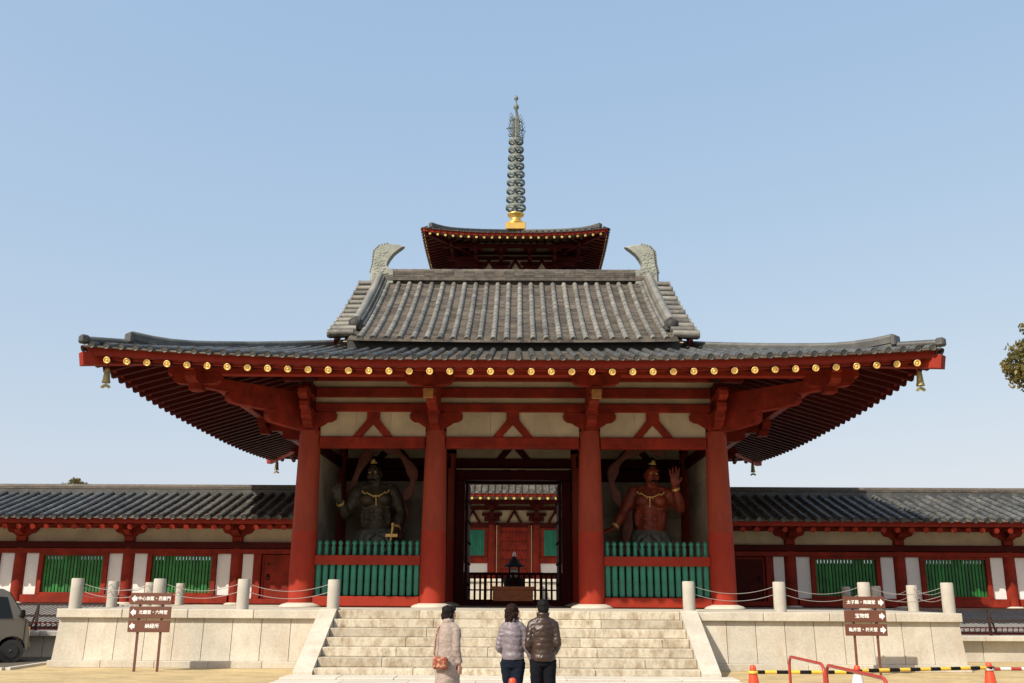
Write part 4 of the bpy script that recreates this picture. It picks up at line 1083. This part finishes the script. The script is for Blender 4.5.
for far in (False, True):
    vpan([(-.42, 1.05), (-.60, 1.56), (-1.18, 1.60), (-1.18, 1.05)], 'window', 'dark_glass', vn, -.012, far)
    vpan([(-1.26, 1.05), (-1.26, 1.60), (-2.15, 1.60), (-2.15, 1.05)], 'window', 'dark_glass', vn, -.012, far)
    vpan([(-2.23, 1.05), (-2.23, 1.60), (-3.08, 1.58), (-3.18, 1.05)], 'window', 'dark_glass', vn, -.012, far)
    for x0 in (-.13, -1.21, -2.18): vpan([(x0-.006, .45), (x0-.006, 1.04), (x0+.006, 1.04), (x0+.006, .45)], 'door_seam', 'black', vn, -.008, far)
    h = MB().box((FX-1.06, NY-.03 if not far else NY+W+.03, .93), (.16, .03, .035), bev=.006).build('handle', 'chrome', vn)
    vpan([(-.78, .30), (-.78, .38), (-2.34, .38), (-2.34, .30)], 'lower_trim', 'black', vn, -.010, far)
for c in wheels:
    for far in (0, 1):
        y = NY+.02 if not far else NY+W-.18
        wh = MB().tube([(FX+c, y, .275), (FX+c, y+.16, .275)], .275, 28).build('wheel', 'rubber', vn)
        MB().lathe([(.16, -.008), (.165, -.012), (.15, .0), (.05, .012), (.04, -.01), (.002, -.012)], (FX+c, y if not far else y+.16, .275), 20, axis=(0, 1 if not far else -1, 0)).build('rim', 'rim_grey', wh)
mi = MB().box((FX-.22, NY-.13, 1.16), (.10, .16, .20), bev=.03); mi.bar((FX-.28, NY, 1.10), (FX-.24, NY-.08, 1.12), .03, .04); mi.build('mirror', 'black', vn)
mi = MB().box((FX-.22, NY+W+.13, 1.16), (.10, .16, .20), bev=.03); mi.bar((FX-.28, NY+W, 1.10), (FX-.24, NY+W+.08, 1.12), .03, .04); mi.build('mirror', 'black', vn)
ws_ = MB(); a0, b0, a1, b1 = -.19, 1.13, -.535, 1.66
ws_.add([(FX+a0+.012, NY+.10, b0), (FX+a0+.012, NY+W-.10, b0), (FX+a1+.012, NY+W-.18, b1), (FX+a1+.012, NY+.18, b1)], [[0, 1, 2, 3]]); ws_.build('windscreen', 'dark_glass', vn)
for y in (NY+.20, NY+W-.20): MB().box((FX-.02, y, .70), (.05, .26, .20), bev=.02).build('headlight', 'chrome', vn)
MB().box((FX-.035, NY+.04, .80), (.06, .07, .10), bev=.01).build('indicator', 'lamp_glass', vn)
MB().box((FX+.0, NY+W/2, .42), (.08, W-.1, .20), bev=.03).build('bumper', 'van_paint', vn)
vn.location = (-13.77, 24.68, 0); vn.rotation_euler = (0, 0, R(30))
# ================================================================== people
def hand(mb, w, d, nrm, S=1, curl=.5, th=1):
    """palm and five separate fingers; w wrist, d direction of the hand, nrm palm normal (fingers curl toward it), th: thumb side sign"""
    w, d, nrm = V(w), V(d).normalized(), V(nrm).normalized(); nrm = (nrm-d*nrm.dot(d)).normalized(); sd = d.cross(nrm)*th
    mb.loft([w-d*.01, w+d*.03*S, w+d*.07*S, w+d*.088*S], [(.026*S, .018*S), (.036*S, .016*S), (.040*S, .014*S), (.036*S, .011*S)], 12, side=sd)
    for i, L in enumerate((.068, .078, .073, .058)):
        b = w+d*.080*S+sd*(.031-.0205*i)*S; pts = [b-d*.012*S]; c = b; dd = (d+sd*(.16-.107*i)).normalized()
        for j, seg in enumerate((.45, .32, .23)):
            dd = (dd+nrm*curl*(.5+.35*j)).normalized(); c = c+dd*L*seg*S; pts.append(c)
        mb.tube(pts, .008*S, 8, rad=[.0088*S, .0082*S, .0074*S, .0056*S])
    b = w+d*.022*S+sd*.026*S; t1 = b+(sd*.7+d*.65+nrm*.25).normalized()*.035*S; t2 = t1+(sd*.25+d*.9+nrm*.3).normalized()*.030*S
    mb.tube([b-sd*.01, t1, t2], .0105*S, 8, rad=[.0125*S, .011*S, .007*S])
def head_lofts(mb, c, yaw=0, r=.0, strong=0):
    c = V(c); Rm = Matrix.Rotation(yaw, 3, 'Z')
    def shape(p):
        if p.y > 0 and p.z < 0: p = V((p.x*(1-.18*(-p.z/.115)), p.y*(1-.05), p.z))      # jaw narrows
        if p.y > .07: p.y -= (p.y-.07)*.4
        return p
    mb.ball(c, (.076, .095, .115), 24, 18, rot=Rm, fn=shape)
    q = lambda x, y, z: c+Rm @ V((x, y, z))
    mb.loft([q(0, .076, .012), q(0, .094, -.012), q(0, .103, -.032), q(0, .086, -.042)], [.009, .011, .015, .009], 8)       # nose
    mb.ball(q(0, .078, -.062), (.025, .012, .011), 10, 6, rot=Rm); mb.ball(q(0, .068, -.093), (.026, .018, .018), 10, 6, rot=Rm)
    for s in (-1, 1):
        mb.ball(q(s*.078, -.004, -.008), (.010, .020, .032), 10, 8, rot=Rm); mb.ball(q(s*.032, .074, .022), (.024, .012, .009), 10, 6, rot=Rm)
    return q
def limb(mb, a, b, r0, r1, bulge=.0, n=14):
    a, b = V(a), V(b); mb.loft([a+(b-a)*t for t in (0, .25, .5, .75, 1)], [r0, r0+(r1-r0)*.2+bulge, r0+(r1-r0)*.45+bulge, r0+(r1-r0)*.75, r1], n)
def body_mb(p):
    mb = MB(); nk = V(p.get('neck', (0, 0, 1.45)))
    mb.loft([(0, 0, .86), (0, 0, .95), (0, 0, 1.05), (0, .0, 1.18), (0, 0, 1.30), (0, -.005, 1.39), (0, -.005, 1.44)],
            [(.13, .10), (.165, .115), (.135, .10), (.155, .11), (.175, .115), (.15, .09), (.06, .06)], 22)
    mb.loft([(0, -.005, 1.40), (0, .0, 1.47), (0, .012, 1.54)], [(.062, .06), (.054, .055), (.05, .055)], 14)
    for s, k in ((-1, 'L'), (1, 'R')):
        sh, el, wr, hd, nr = p['arm'+k]; mb.ball((s*.145, 0, 1.35), .055, 14, 10)
        limb(mb, sh, el, .052, .040, .004); limb(mb, el, wr, .041, .026, .004); mb.ball(el, .041, 12, 8)
        hand(mb, wr, hd, nr, 1, p.get('curl', .45), th=p.get('th'+k, 1))
        hp, kn, an = p['leg'+k]; limb(mb, hp, kn, .088, .056, .004); mb.ball(kn, .056, 12, 8); limb(mb, kn, an, .056, .036, .010)
        mb.loft([V(an)+V((0, -.05, -.035)), V(an)+V((0, .03, -.04)), V(an)+V((s*.01, .12, -.055)), V(an)+V((s*.01, .17, -.062))], [(.034, .034), (.040, .034), (.042, .022), (.03, .014)], 12, side=(1, 0, 0))
    return mb
STAND = dict(legL=[(-.085, 0, .90), (-.09, .01, .47), (-.095, -.01, .085)], legR=[(.085, 0, .90), (.09, .01, .47), (.095, -.01, .085)])
def person(X, Y, H, rz, lab, p, coat, trousers, hair, skin='skin'):
    root = empty('person', (X, Y, 0), lab, 'person', None, rz); S = Matrix.Diagonal((H/1.7, H/1.7, H/1.7, 1))
    def fin(mesh_or_mb, name, mat, vox=None, sm=2):
        if vox: me = remeshed(mesh_or_mb, vox, sm)
        else: me = mesh_or_mb.mesh(name, [mat]); me.materials.clear()
        amp = {'coat': (.007, 9), 'jacket': (.006, 13), 'trousers': (.006, 10), 'hair': (.010, 38)}.get(name)
        if amp:      # cloth creases and hair tufts
            nn = [v.normal.copy() for v in me.vertices]
            for v, n_ in zip(me.vertices, nn):
                c_ = v.co; q_ = V((c_.x*amp[1], c_.y*amp[1], c_.z*amp[1]*(1.9 if name != 'hair' else .45)))
                v.co = c_+n_*amp[0]*(noise.noise(q_)+.6*noise.noise(q_*2.3+V((3, 1, 7))))
        me.transform(S); o = link_mesh(me, name, mat); o.parent = root; return o
    mb = body_mb(p); q = head_lofts(mb, (0, .015, 1.585), p.get('yaw', 0)); fin(mb, 'body', skin, .0065, 2)
    ey = MB()
    for s in (-1, 1): ey.ball(q(s*.032, .080, .008), (.012, .008, .007), 10, 6)
    fin(ey, 'eyes', 'black'); lp = MB().ball(q(0, .088, -.062), (.022, .006, .007), 10, 6); fin(lp, 'lips', 'lamp_glass')
    coat(fin); trousers(fin, p); hair(fin, q)
    sh = MB()
    for s, k in ((-1, 'L'), (1, 'R')):
        an = V(p['leg'+k][2]); sh.loft([an+V((0, -.075, -.045)), an+V((0, -.03, -.03)), an+V((0, .04, -.035)), an+V((s*.01, .13, -.052)), an+V((s*.01, .19, -.060))], [(.028, .036), (.043, .05), (.046, .045), (.047, .030), (.03, .02)], 14, side=(1, 0, 0))
        sh.box(an+V((s*.005, .055, -.078)), (.09, .26, .014), bev=.004)
    fin(sh, 'shoes', 'black'); return root
def sleeve(mb, arm, r0, r1, puffs=9, amp=.006, stop=.03):
    sh, el, wr = V(arm[0]), V(arm[1]), V(arm[2]); pts = []; rad = []
    wr = wr+(el-wr).normalized()*stop; N = puffs*3; L1, L2 = (el-sh).length, (wr-el).length
    for i in range(N+1):
        t = i/N*(L1+L2); p = sh+(el-sh)*(t/L1) if t < L1 else el+(wr-el)*((t-L1)/L2)
        if abs(t-L1) < .05: p = p*.75+((sh+(el-sh)*max(0, (t-.05)/L1))+(el+(wr-el)*min(1, (t+.05-L1)/L2 if t+.05 > L1 else 0)))*.125
        pts.append(p); rad.append(r0+(r1-r0)*i/N+amp*abs(sin(pi*i/3)))
    mb.loft(pts, rad, 14); mb.ball(sh, r0*1.05, 14, 10)
    sg = 1 if sh.x > 0 else -1
    mb.loft([(sg*.05, -.005, 1.43), (sg*.10, -.005, 1.40), sh+V((0, 0, .0)), sh+V((sg*.02, 0, -.10))], [.055, .062, r0*1.08, r0], 14, side=(0, 1, 0)); mb.loft([sh+V((-sg*.03, 0, .0)), sh+(el-sh)*.5+V((-sg*.035, 0, 0)), el+V((-sg*.04, 0, .02))], [(r0, r0*.9)]*2+[(r0*.75, r0*.75)], 12)
def trunk_loft(mb, rows, puff=.0, per=.085, cy=0):
    """rows: (z, a, b, y); subdivided finely, horizontal quilting modulates the section"""
    pts = []; rad = []
    for (z0, a0, b0, y0), (z1, a1, b1, y1) in zip(rows[:-1], rows[1:]):
        n = max(2, int(abs(z1-z0)/.012))
        for i in range(n):
            t = i/n; z = z0+(z1-z0)*t; w = puff*(abs(sin(pi*z/per))-.5); pts.append((0, y0+(y1-y0)*t, z)); rad.append((a0+(a1-a0)*t+w, b0+(b1-b0)*t+w))
    z, a, b, y = rows[-1]; pts.append((0, y, z)); rad.append((a, b)); mb.loft(pts, rad, 34)
def trousers_fn(mat, flare=0):
    def f(fin, p):
        mb = MB(); mb.loft([(0, 0, .82), (0, 0, .90), (0, 0, 1.02)], [(.15, .11), (.175, .128), (.15, .118)], 24)
        for k in 'LR':
            hp, kn, an = [V(a) for a in p['leg'+k]]; a2 = an+V((0, 0, -.03))
            mb.loft([hp, hp+(kn-hp)*.5, kn+V((0, 0, .03)), kn+V((0, 0, -.04)), kn+(an-kn)*.5, a2+V((0, 0, .05)), a2], [.105, .092, .074+flare, .071+flare, .068+flare, .063+flare, .066+flare], 18)
        fin(mb, 'trousers', mat, .010, 1)
    return f
def lump_hair(mat, balls, vox=.008, nm='hair'):
    def f(fin, q):
        mb = MB()
        for x, y, z, r in balls: mb.ball(q(x, y, z), r, 16, 12)
        fin(mb, nm, mat, vox, 1)
    return f
hair_short = lump_hair('hair_black', [(0, -.022, .035, (.084, .085, .092)), (0, -.045, -.01, (.078, .065, .085)), (0, -.05, -.055, (.055, .04, .04)), (0, .02, .075, (.072, .075, .045))])
hair_bob = lump_hair('hair_black', [(0, -.02, .03, (.092, .096, .10)), (0, -.045, -.03, (.088, .07, .085)), (.0, -.05, -.075, (.07, .045, .04)), (0, .03, .075, (.078, .075, .045)), (-.07, .0, -.03, (.024, .045, .06)), (.07, .0, -.03, (.024, .045, .06)), (-.03, -.06, .075, (.05, .04, .04))])
rc = random.Random(3); cb = [(0, -.02, .03, (.093, .098, .10)), (0, -.055, -.04, (.086, .062, .095)), (0, -.06, -.10, (.075, .05, .05))]
for i in range(46):
    a = rc.uniform(pi*.95, 2.05*pi); z = rc.uniform(-.14, .10); r = .086*(1 if z < .04 else .75); cb.append((r*cos(a), -.02+r*sin(a), z, rc.uniform(.018, .03)))
hair_curly = lump_hair('hair_brown', cb, .007)
def coat_long(p):
    def f(fin):
        mb = MB(); trunk_loft(mb, [(.56, .172, .185, .0), (.60, .176, .19, .0), (.80, .188, .172, .0), (.95, .182, .160, 0), (1.08, .160, .142, 0), (1.25, .165, .14, 0), (1.34, .155, .13, 0), (1.40, .135, .115, 0), (1.44, .10, .09, 0), (1.49, .07, .07, 0)], .005, .14)
        for s, k in ((-1, 'L'), (1, 'R')): sleeve(mb, p['arm'+k], .062, .050, 6, .004)
        fin(mb, 'coat', 'coat_pink', .010, 5)
        mb = MB().lathe([(.085, 1.455), (.092, 1.50), (.080, 1.53), (.070, 1.50)], n=24, cap=False); fin(mb, 'collar', 'coat_pink')
        bag = MB(); bag.box((.02, -.215, .90), (.25, .10, .18), bev=.03); fin(bag, 'handbag', 'bag')
        st = MB(); st.tube([(-.10, -.215, .97), (-.11, -.175, 1.12), (-.115, -.15, 1.26), (-.11, -.105, 1.385), (-.10, -.02, 1.425), (-.09, .08, 1.38)], .011, 6); fin(st, 'bag_strap', 'bag')
    return f
def jacket(p, mat, hem, puff, per, wide=1.0, collar='jacket'):
    def f(fin):
        mb = MB(); w = wide
        trunk_loft(mb, [(hem, .165*w, .135, -.01), (hem+.03, .178*w, .145, -.01), (1.0, .170*w, .138, 0), (1.15, .172*w, .135, 0), (1.28, .182*w, .132, 0), (1.35, .170*w, .12, 0), (1.40, .135, .105, 0), (1.44, .10, .09, 0), (1.49, .072, .074, 0)], puff, per)
        for s, k in ((-1, 'L'), (1, 'R')): sleeve(mb, p['arm'+k], .063, .047, 8, .005)
        fin(mb, 'jacket', mat, .009, 5)
        mb = MB().lathe([(.080, 1.45), (.092, 1.50), (.090, 1.525), (.076, 1.53), (.066, 1.50)], n=24, cap=False); fin(mb, 'collar', mat)
        se = MB()
        for z in ((hem+.20, hem+.42) if mat == 'jacket_brown' else (1.10,)): se.lathe([(.19*w, z), (.2*w, z+.004), (.19*w, z+.008)], n=24)
    return f
pA = dict(STAND, armL=[(-.145, 0, 1.35), (-.185, -.02, 1.09), (-.19, .06, .87), (0, .3, -1), (1, 0, 0)], armR=[(.145, 0, 1.35), (.185, -.04, 1.09), (.20, .02, .86), (0, .15, -1), (-1, .2, 0)], yaw=-.5, thL=-1, thR=1)
person(-.77, 13.5, 1.535, -.55, 'woman with black hair in a long pale pink coat carrying a patterned shoulder bag', pA, coat_long(pA), trousers_fn('trousers_dark', -.008), hair_bob)
pB = dict(legL=[(-.085, 0, .90), (-.06, .05, .48), (-.05, .03, .085)], legR=[(.085, 0, .90), (.05, -.03, .47), (.045, -.10, .085)],
          armL=[(-.145, 0, 1.35), (-.205, -.03, 1.09), (-.11, .16, .99), (.5, 1, -.2), (1, 0, 0)], armR=[(.145, 0, 1.35), (.205, -.02, 1.11), (.30, .02, .90), (.5, .3, -1), (-1, 0, 0)], yaw=-.75, thL=-1, thR=1)
person(.10, 13.5, 1.56, -.12, 'woman with curly brown hair in a mauve-grey quilted jacket beside the man', pB, jacket(pB, 'jacket_grey', .93, .006, .095, .93), trousers_fn('jeans'), hair_curly)
pC = dict(STAND, armL=[(-.155, 0, 1.36), (-.203, -.05, 1.10), (-.15, .13, .97), (.5, 1, -.4), (1, 0, 0)], armR=[(.155, 0, 1.36), (.203, -.05, 1.10), (.15, .13, .97), (-.5, 1, -.4), (-1, 0, 0)], yaw=.12, thL=-1, thR=1)
person(.50, 13.4, 1.625, 0, 'man with short black hair in a shiny dark brown jacket, seen from behind', pC, jacket(pC, 'jacket_brown', .88, .006, .08, .98), trousers_fn('trousers_dark', .006), hair_short)
# ================================================================== guardian statues
def guardian(X, Y, mat, lab, arms, ribbon, hands, SS=3.05):
    z0 = 5.78-SS*1.7
    root = empty('guardian_statue', (X, Y, FL), lab, 'statue', 'wooden guardian statues in the gate niches')
    tw = 1 if X > 0 else -1
    TM = Matrix.Translation((X, Y, z0)) @ Matrix.Rotation(pi-.22*tw, 4, 'Z') @ Matrix.Diagonal((SS*.93, SS, SS, 1)) @ Matrix.Translation((.05*tw, 0, 0)) @ Matrix.Rotation(R(3.0)*tw, 4, 'Y').inverted()
    def fin(mb, name, mt, vox=None, sm=1, w=False):
        if vox: me = remeshed(mb, vox, sm)
        else: me = mb.mesh(name, [mt]); me.materials.clear()
        if not w: me.transform(TM)
        return link_mesh(me, name, mt, root)
    mb = MB()
    mb.loft([(0, 0, .80), (0, 0, .92), (0, 0, 1.0), (0, .0, 1.10), (0, .0, 1.22), (0, 0, 1.33), (0, -.01, 1.41), (0, -.01, 1.45)], [(.14, .12), (.19, .15), (.165, .14), (.165, .13), (.195, .14), (.215, .14), (.16, .10), (.07, .07)], 26)
    for s in (-1, 1):
        mb.ball((s*.090, .105, 1.30), (.092, .075, .068), 14, 10)               # chest
        for k in range(3): mb.ball((s*.046, .112-.004*k, 1.19-.075*k), (.046, .038, .037), 12, 8)
        mb.ball((s*.15, .06, 1.12), (.03, .05, .09), 10, 8); mb.ball((s*.075, .0, 1.43), (.10, .06, .045), 12, 8)
        for k in range(4): mb.ball((s*.135, .085, 1.22-.035*k), (.035, .03, .011), 8, 6)
    mb.loft([(0, -.01, 1.40), (0, .0, 1.48), (0, .012, 1.54)], [(.085, .08), (.07, .07), (.065, .065)], 14)
    for s in (-1, 1): mb.bar((s*.02, .07, 1.40), (s*.05, .045, 1.52), .02, .02)
    q = head_lofts(mb, (0, .02, 1.575), .35*tw)
    for s in (-1, 1):
        mb.bar(q(s*.008, .088, .030), q(s*.058, .066, .050), .018, .022); mb.ball(q(s*.05, .062, -.03), .026, 10, 8)
        sh, el, wr, hd, nr = arms[0 if s < 0 else 1]; mb.ball((s*.20, 0, 1.375), .085, 14, 10); limb(mb, sh, el, .066, .050, .014); mb.ball(el, .050, 10, 8); limb(mb, el, wr, .054, .034, .012)
        hand(mb, wr, hd, nr, 1.35, hands[0 if s < 0 else 1], th=-s)
        kn = (s*.24, .08, .60); an = (s*.27, .0, .30); limb(mb, (s*.10, 0, .86), kn, .115, .075); limb(mb, kn, an, .075, .05, .015)
        mb.loft([V(an)+V((0, -.06, -.01)), V(an)+V((0, .04, -.01)), V(an)+V((s*.03, .15, -.025)), V(an)+V((s*.03, .20, -.03))], [(.045, .04), (.05, .04), (.06, .028), (.045, .015)], 12, side=(1, 0, 0))
    fin(mb, 'body', mat, .0075, 1)
    e = MB()
    for s in (-1, 1): e.ball(q(s*.034, .088, .012), (.017, .010, .009), 10, 6)
    fin(e, 'eyes', 'goldleaf'); e = MB().ball(q(0, .090, -.066), (.030, .010, .011), 10, 6); fin(e, 'mouth', 'black')
    k = MB(); k.ball(q(0, -.02, .06), (.082, .085, .075), 14, 10); k.ball(q(0, -.01, .145), (.038, .038, .05), 12, 8); fin(k, 'topknot', 'black')
    k = MB(); k.lathe([(.040, 0), (.044, .010), (.036, .016)], q(0, .02, .108), 14)
    for i in range(5): a = i*pi/2.5; k.ball(q(.018*cos(a), .055, .128+.018*sin(a)), .010, 8, 6)
    k.ball(q(0, .055, .128), .013, 8, 6); fin(k, 'hair_ornament', 'gold')
    k = MB()
    for i in range(13): a = -1.25+2.5*i/12; k.ball((.155*sin(a), .085+.055*cos(a), 1.415-.075*cos(a)), .009, 8, 6)
    for x, z in ((0, 1.31), (-.03, 1.33), (.03, 1.33), (0, 1.275), (-.1, 1.37), (.1, 1.37), (0, 1.24)): k.ball((x, .16, z), .010, 8, 6)
    k.tube([(.155*sin(a), .082+.055*cos(a), 1.415-.075*cos(a)) for a in [-1.25+2.5*i/24 for i in range(25)]], .007, 6); k.tube([(0, .158, 1.345), (0, .16, 1.24)], .007, 6); k.tube([(-.1, .15, 1.37), (-.03, .158, 1.335), (.03, .158, 1.335), (.1, .15, 1.37)], .006, 6)
    fin(k, 'necklace', 'gold')
    k = MB()
    for i in (0, 1): a = arms[i]; w = V(a[2]); d = (V(a[1])-w).normalized(); k.lathe([(.043, .02), (.048, .03), (.043, .045)], w, 14, axis=d)
    fin(k, 'bracelets', 'gold')
    # skirt: flaring folded cloth, pale sash knot over a darker lower cloth
    def fold(amp, n): 
        def f(v): a = atan2(v.y, v.x); r = 1+amp*sin(n*a+v.z*9)+amp*.5*sin(n*2.3*a); return V((v.x*r, v.y*r, v.z))
        return f
    k = MB().loft([(0, .0, .98), (0, 0, .92), (0, 0, .80), (0, .01, .62), (0, .02, .50)], [(.18, .15), (.205, .17), (.25, .20), (.33, .25), (.38, .28)], 64, fn=fold(.05, 11)); fin(k, 'skirt', 'nio_cloth_dark')
    k = MB().loft([(0, .0, 1.0), (0, 0, .965), (0, 0, .90), (0, .02, .80)], [(.185, .155), (.21, .18), (.235, .20), (.225, .19)], 64, fn=fold(.045, 9))
    for s in (-1, 1): k.loft([(s*.02, .19, .95), (s*.10, .22, .93), (s*.14, .21, .86), (s*.09, .21, .76)], [(.02, .02), (.045, .02), (.04, .02), (.02, .012)], 10)
    fin(k, 'sash', 'nio_cloth')
    # floating ribbon, world coordinates
    pts = [V(a) for a in ribbon]; sm = []
    for i in range(len(pts)-1):
        p0, p1, p2, p3 = pts[max(i-1, 0)], pts[i], pts[i+1], pts[min(i+2, len(pts)-1)]
        for j in range(6):
            t = j/6; sm.append(.5*((2*p1)+(p2-p0)*t+(2*p0-5*p1+4*p2-p3)*t*t+(3*p1-p0-3*p2+p3)*t**3))
    sm.append(pts[-1]); k = MB().loft([(X+p.x, Y+.25+p.y, p.z) for p in sm], [(.03, .14+.05*sin(i*.7)) for i in range(len(sm))], 12, side=(0, 1, .05)); fin(k, 'ribbon', 'nio_ribbon' , w=True)
    k = MB(); rr = random.Random(int(X)); k.ball((X, Y, FL-.05), (1.15, .75, .45), 22, 10, sm=False, fn=lambda p: p*(1+.18*noise.noise(p*2.2))); fin(k, 'rock_base', 'rock', w=True)
    return root
rbR = [(.55, -.1, 6.15), (0.05, 0, 6.30), (-.50, 0, 6.20), (-1.02, 0, 5.75), (-1.18, 0, 5.2), (-1.0, 0, 4.7), (-.80, 0, 4.35), (-.62, -.1, 4.2), (-.75, -.2, 3.6), (-.85, -.2, 2.9)]
gR = guardian(4.36, 31.0, 'nio_red', 'red-skinned muscular guardian statue with one hand raised, in the right gate niche',
    [[(-.20, 0, 1.375), (-.33, .05, 1.24), (-.27, .12, 1.46), (.05, .1, 1), (0, 1, .0)], [(.20, 0, 1.375), (.31, .02, 1.17), (.40, .12, 1.00), (.9, .1, -.3), (0, -.3, -1)]], rbR, (.25, .0))
rbL = [(-.9, .1, 4.4), (-.75, 0, 5.3), (-.35, 0, 6.1), (.15, 0, 6.32), (.70, 0, 6.05), (1.12, 0, 5.45), (1.05, 0, 4.95), (.80, 0, 4.6), (.85, -.1, 4.1), (.72, -.2, 3.4)]
gL = guardian(-4.36, 31.0, 'nio_dark', 'dark green-brown guardian statue gripping a sword hilt, behind the left green palisade',
    [[(-.20, 0, 1.375), (-.30, .02, 1.16), (-.22, .14, .98), (-.0, .4, -1), (1, 0, 0)], [(.20, 0, 1.375), (.33, .02, 1.16), (.40, .14, 1.30), (.25, .2, .9), (0, .9, .2)]], rbL, (.9, .2))
m = MB(); TM = Matrix.Translation((-4.36, 31.0, 5.78-3.05*1.7)) @ Matrix.Rotation(pi, 4, 'Z') @ Matrix.Diagonal((3.05, 3.05, 3.05, 1))
m.bar((-.20, .22, .93), (-.16, .21, .45), .03, .012); m.bar((-.26, .22, .93), (-.14, .22, .93), .02, .03); m.tube([(-.20, .22, .93), (-.21, .22, 1.03)], .014, 8); m.ball((-.21, .22, 1.04), .022, 10, 6)
me = m.mesh('vajra_sword', ['gold']); me.transform(TM); me.materials.clear()
link_mesh(me, 'short_sword', 'gold', None, label='short golden sword held point-down in the left guardian statue hand', cat='sword')
# ================================================================== sky, sun, camera
w = bpy.data.worlds.new('World'); SC.world = w; w.use_nodes = True; nt = w.node_tree; bg = nt.nodes['Background']
sd_ = V((-.95, -1, 1.25)).normalized(); el = math.asin(sd_.z); az = atan2(sd_.x, sd_.y)      # azimuth clockwise from +Y
sk = nt.nodes.new('ShaderNodeTexSky'); sk.sky_type = 'NISHITA'; sk.sun_disc = False; sk.sun_elevation = el; sk.sun_rotation = az
sk.air_density = 1.0; sk.dust_density = 2.2; sk.ozone_density = 1.0; sk.altitude = 50
sp_ = nt.nodes.new('ShaderNodeSeparateColor'); cb_ = nt.nodes.new('ShaderNodeCombineColor'); nt.links.new(sk.outputs[0], sp_.inputs[0])
for i, (p, k) in enumerate(((.54, 1.78), (.36, 2.20), (.17, 3.14))):       # hazy winter air: flatter gradient than the clear-sky model
    a_ = nd(nt, 'ShaderNodeMath', operation='POWER'); b_ = nd(nt, 'ShaderNodeMath', operation='MULTIPLY')
    nt.links.new(sp_.outputs[i], a_.inputs[0]); a_.inputs[1].default_value = p; nt.links.new(a_.outputs[0], b_.inputs[0]); b_.inputs[1].default_value = k; nt.links.new(b_.outputs[0], cb_.inputs[i])
nt.links.new(cb_.outputs[0], bg.inputs[0]); bg.inputs[1].default_value = .15
L = bpy.data.lights.new('sun', 'SUN'); L.energy = 4.5; L.angle = R(.53); L.color = (1, .92, .79)
lo = bpy.data.objects.new('sun', L); COL.objects.link(lo); lo.rotation_euler = sd_.to_track_quat('Z', 'Y').to_euler()
cam = bpy.data.cameras.new('camera'); co = bpy.data.objects.new('camera', cam); COL.objects.link(co); SC.camera = co
cam.sensor_fit = 'HORIZONTAL'; cam.sensor_width = 36; cam.lens = 962/1024*36; cam.clip_end = 5000
co.location = (.16, 0, 1.7)
co.rotation_euler = (Matrix.Rotation(R(.40), 3, 'Z') @ Matrix.Rotation(R(90+14.7), 3, 'X') @ Matrix.Rotation(R(.3), 3, 'Z')).to_euler()
SC.view_settings.view_transform = 'Standard'; SC.view_settings.look = 'None'; SC.view_settings.exposure = .40; SC.view_settings.gamma = 1
SC.cycles.max_bounces = 6; SC.cycles.diffuse_bounces = 3; SC.cycles.use_denoising = True
